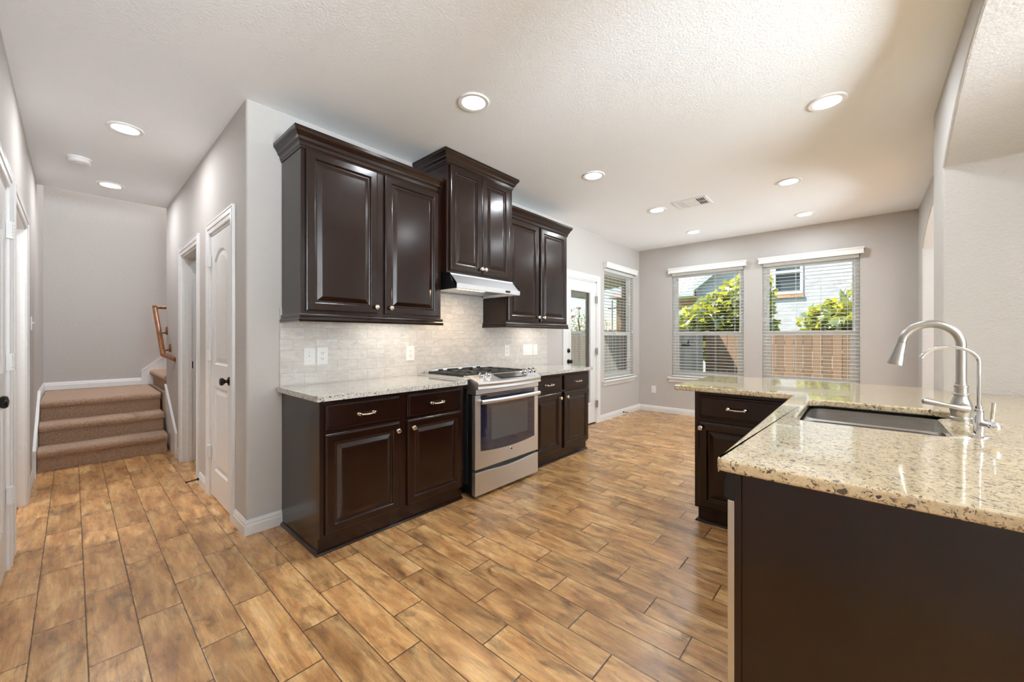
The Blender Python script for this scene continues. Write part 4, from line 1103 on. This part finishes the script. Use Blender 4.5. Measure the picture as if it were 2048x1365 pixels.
def tree(name, base, balls, n, smin, smax, shape, mat, label, cat, seed, top=None):
    rng = random.Random(seed)
    t = thing(name, base, label, cat)
    foliage(n, blob(balls), smin, smax, shape, rng).build('foliage', mat, t, recalc=False)
    b = Vector(base); br = MB()
    for c, rad in balls:
        e = Vector(c); mid = b.lerp(e, .5) + Vector((rng.uniform(-.1, .1), rng.uniform(-.1, .1), .1))
        br.tube([b, mid, e, e + Vector((rng.uniform(-.1, .1), rng.uniform(-.1, .1), rad[2] * .7))], [.05, .035, .02, .006], 7)
    br.build('trunk', M['bark'], t)
    return t
tree('fig_tree', (9.9, -.5, GZ), [((9.7, .30, 1.62), (.55, .50, .45)), ((9.8, -.20, 1.75), (.65, .55, .60)), ((9.9, -.80, 2.0), (.65, .55, .80)), ((9.9, -1.12, 2.15), (.5, .30, .65)), ((9.8, -.35, 1.1), (.6, .8, .5)), ((9.9, -1.24, 1.45), (.45, .22, .35))],
     2300, .12, .24, LEAF, M['leaf'], 'big-leafed yellow-green tree behind the window nearest the corner', 'tree', 3)
tree('fig_tree', (9.9, -2.8, GZ), [((9.8, -2.20, 1.55), (.5, .36, .40)), ((9.8, -2.45, 1.55), (.6, .45, .5)), ((9.9, -2.95, 1.75), (.6, .5, .65)), ((9.9, -3.35, 1.95), (.6, .5, .7)), ((9.8, -2.75, 1.15), (.6, .8, .35)), ((9.8, -1.98, 1.30), (.35, .16, .14))],
     1500, .12, .24, LEAF, M['leaf'], 'big-leafed yellow-green tree behind the window nearest the faucet', 'tree', 5)
t = tree('rose_bush', (9.3, 3.1, GZ), [((9.2, 3.35, 1.75), (.35, .35, .42)), ((9.2, 2.95, 1.6), (.35, .35, .35)), ((9.2, 2.6, 1.55), (.3, .3, .3)), ((9.2, 3.0, 1.2), (.3, .6, .35))], 900, .03, .06, OVAL, M['leafdark'], 'red flowering rose bush behind the fence past the patio door', 'bush', 8)
rng = random.Random(4)
for i in range(14):
    c = Vector((8.95 + rng.uniform(-.1, .2), 2.55 + rng.uniform(0, 1.0), 1.48 + rng.uniform(0, .62)))
    foliage(16, blob([(c, (.055, .055, .05))]), .05, .08, OVAL, rng).build('rose_bloom', M['rose'], t, recalc=False)
tree('garden_shrub', (9.6, 4.6, GZ), [((9.6, 4.2, 1.45), (.5, .6, .4)), ((9.6, 5.2, 1.5), (.5, .5, .4)), ((9.6, 4.8, 1.1), (.5, .8, .4)), ((11, 5.6, 1.6), (.8, .8, .5))], 1600, .05, .10, OVAL, M['leafdark'], 'green shrub behind the fence outside the left window', 'bush', 12)
# vine over the patio door
rng = random.Random(9)
t = thing('climbing_vine', (4.40, .26, 2.3), 'green vine trailing from the patio roof by the door', 'vine')
foliage(120, blob([((4.42, .32, 2.12), (.10, .10, .12)), ((4.25, .45, 2.25), (.22, .15, .08))]), .03, .06, OVAL, rng).build('foliage', M['leaf'], t, recalc=False)
MB().tube([(4.38, .22, 2.58), (4.40, .30, 2.3), (4.42, .32, 2.0)], .006, 6).build('stem', M['bark'], t)

# neighbour's house across the fence
t = thing('neighbor_house', (14.5, 0, GZ), 'pale grey brick house with shingled roof beyond the brown fence', 'house')
gy0, gz0 = 1.32, 2.87                           # foot of the left rake
sl = (3.455 - 2.877) / (1.278 - .506)
apex = (-3.4, gz0 + sl * (gy0 + 3.4))
MB().plate([(gy0, GZ), (gy0, gz0), apex, (-8.1, gz0), (-8.1, GZ)][::-1], [rect(-1.563, 2.572, -.886, 3.95)], YZ, 13.5, 13.7).build('gable_wall', M['brickgrey'], t)
MB().sweep([(gy0 + .25, gz0 - .25 * sl), apex], [(0, 13.25), (0, 13.6), (.16, 13.6), (.16, 13.25)], lambda a, b, h: Vector((h, a, b)), side=-1).sweep([apex, (-8.3, gz0 - .2 * sl)], [(0, 13.25), (0, 13.6), (.16, 13.6), (.16, 13.25)], lambda a, b, h: Vector((h, a, b)), side=-1).build('rake_board', M['fascia'], t)
MB().add([Vector(p) for p in ((13.2, gy0 + .4, gz0 - .12), (13.2, 3.0, gz0 - .12), (18.5, 3.0, 7.2), (18.5, -8, 7.2), (13.6, apex[0], apex[1] + .1), (13.6, gy0 + .3, gz0))], [(0, 1, 2, 3, 4, 5)]).add([Vector(p) for p in ((13.2, gy0 + .4, gz0 - .20), (13.2, 3.0, gz0 - .20), (18.5, 3.0, 7.1), (18.5, -8, 7.1), (13.6, apex[0], apex[1]), (13.6, gy0 + .3, gz0 - .1))], [(5, 4, 3, 2, 1, 0)]).build('roof', M['shingle'], t)
MB().box(13.12, gy0, gz0 - .22, 13.24, 3.0, gz0 - .06).build('gutter', M['fascia'], t)
MB().box(13.9, gy0, GZ, 14.1, 2.9, gz0).build('wing_wall', M['brick'], t)
MB().box(13.2, gy0, gz0 - .25, 13.9, 3.0, gz0 - .22).build('soffit', M['soffit'], t)
w = MB().plate(rect(-1.60, 2.55, -.86, 3.98), [rect(-1.53, 2.62, -.93, 3.90)], YZ, 13.47, 13.55).box(13.46, -1.56, 3.18, 13.55, -.90, 3.24).build('window', M['vinyl'], t)
MB().box(13.56, -1.56, 2.58, 13.57, -.88, 3.95).build('window_pane', M['extglass'], w)
MB().box(13.45, -1.62, 2.43, 13.55, -.84, 2.52).build('brick_sill', M['brick'], t)
# a further house seen through the left window
t = thing('neighbor_house', (23, 6, GZ), 'distant tan house with pale roof seen through the left window', 'house')
MB().box(22, 4.0, GZ, 30, 8.6, 3.7).build('walls', M['brick'], t)
rf = [Vector(p) for p in ((21.4, 3.4, 3.7), (21.4, 9.0, 3.7), (30.5, 9.0, 3.7), (30.5, 3.4, 3.7), (25, 6.6, 5.9), (27.5, 6.6, 5.9))]
MB().add(rf, [(0, 1, 4), (1, 2, 5, 4), (2, 3, 5), (3, 0, 4, 5), (3, 2, 1, 0)]).build('roof', M['shingle'], t)
t = thing('light_pole', (20, 7.85, GZ), 'thin dark pole standing by the distant house', 'pole')
MB().tube([(20, 7.85, GZ), (20, 7.85, 3.4)], .03, 8).build('mast', M['black_matte'], t)
MB().box(19.95, 7.6, 2.9, 20.05, 8.1, 2.98).build('crossarm', M['black_matte'], t)

# repeats of one kind carry one group name
GROUPS = {'wall_cabinet': 'dark wood wall cabinets', 'base_cabinet': 'dark wood base cabinets', 'wall_outlet': 'white wall outlets',
          'light_switch': 'white switch plates', 'door_stop': 'dark rod door stops', 'wood_fence': 'picket fences outside',
          'fig_tree': 'big-leafed trees outside the far windows', 'countertop': 'granite countertops on the range wall'}
for o in list(SC.objects):
    k = o.name.split('.')[0]
    if o.parent is None and k in GROUPS and o.get('category'): o['group'] = GROUPS[k]
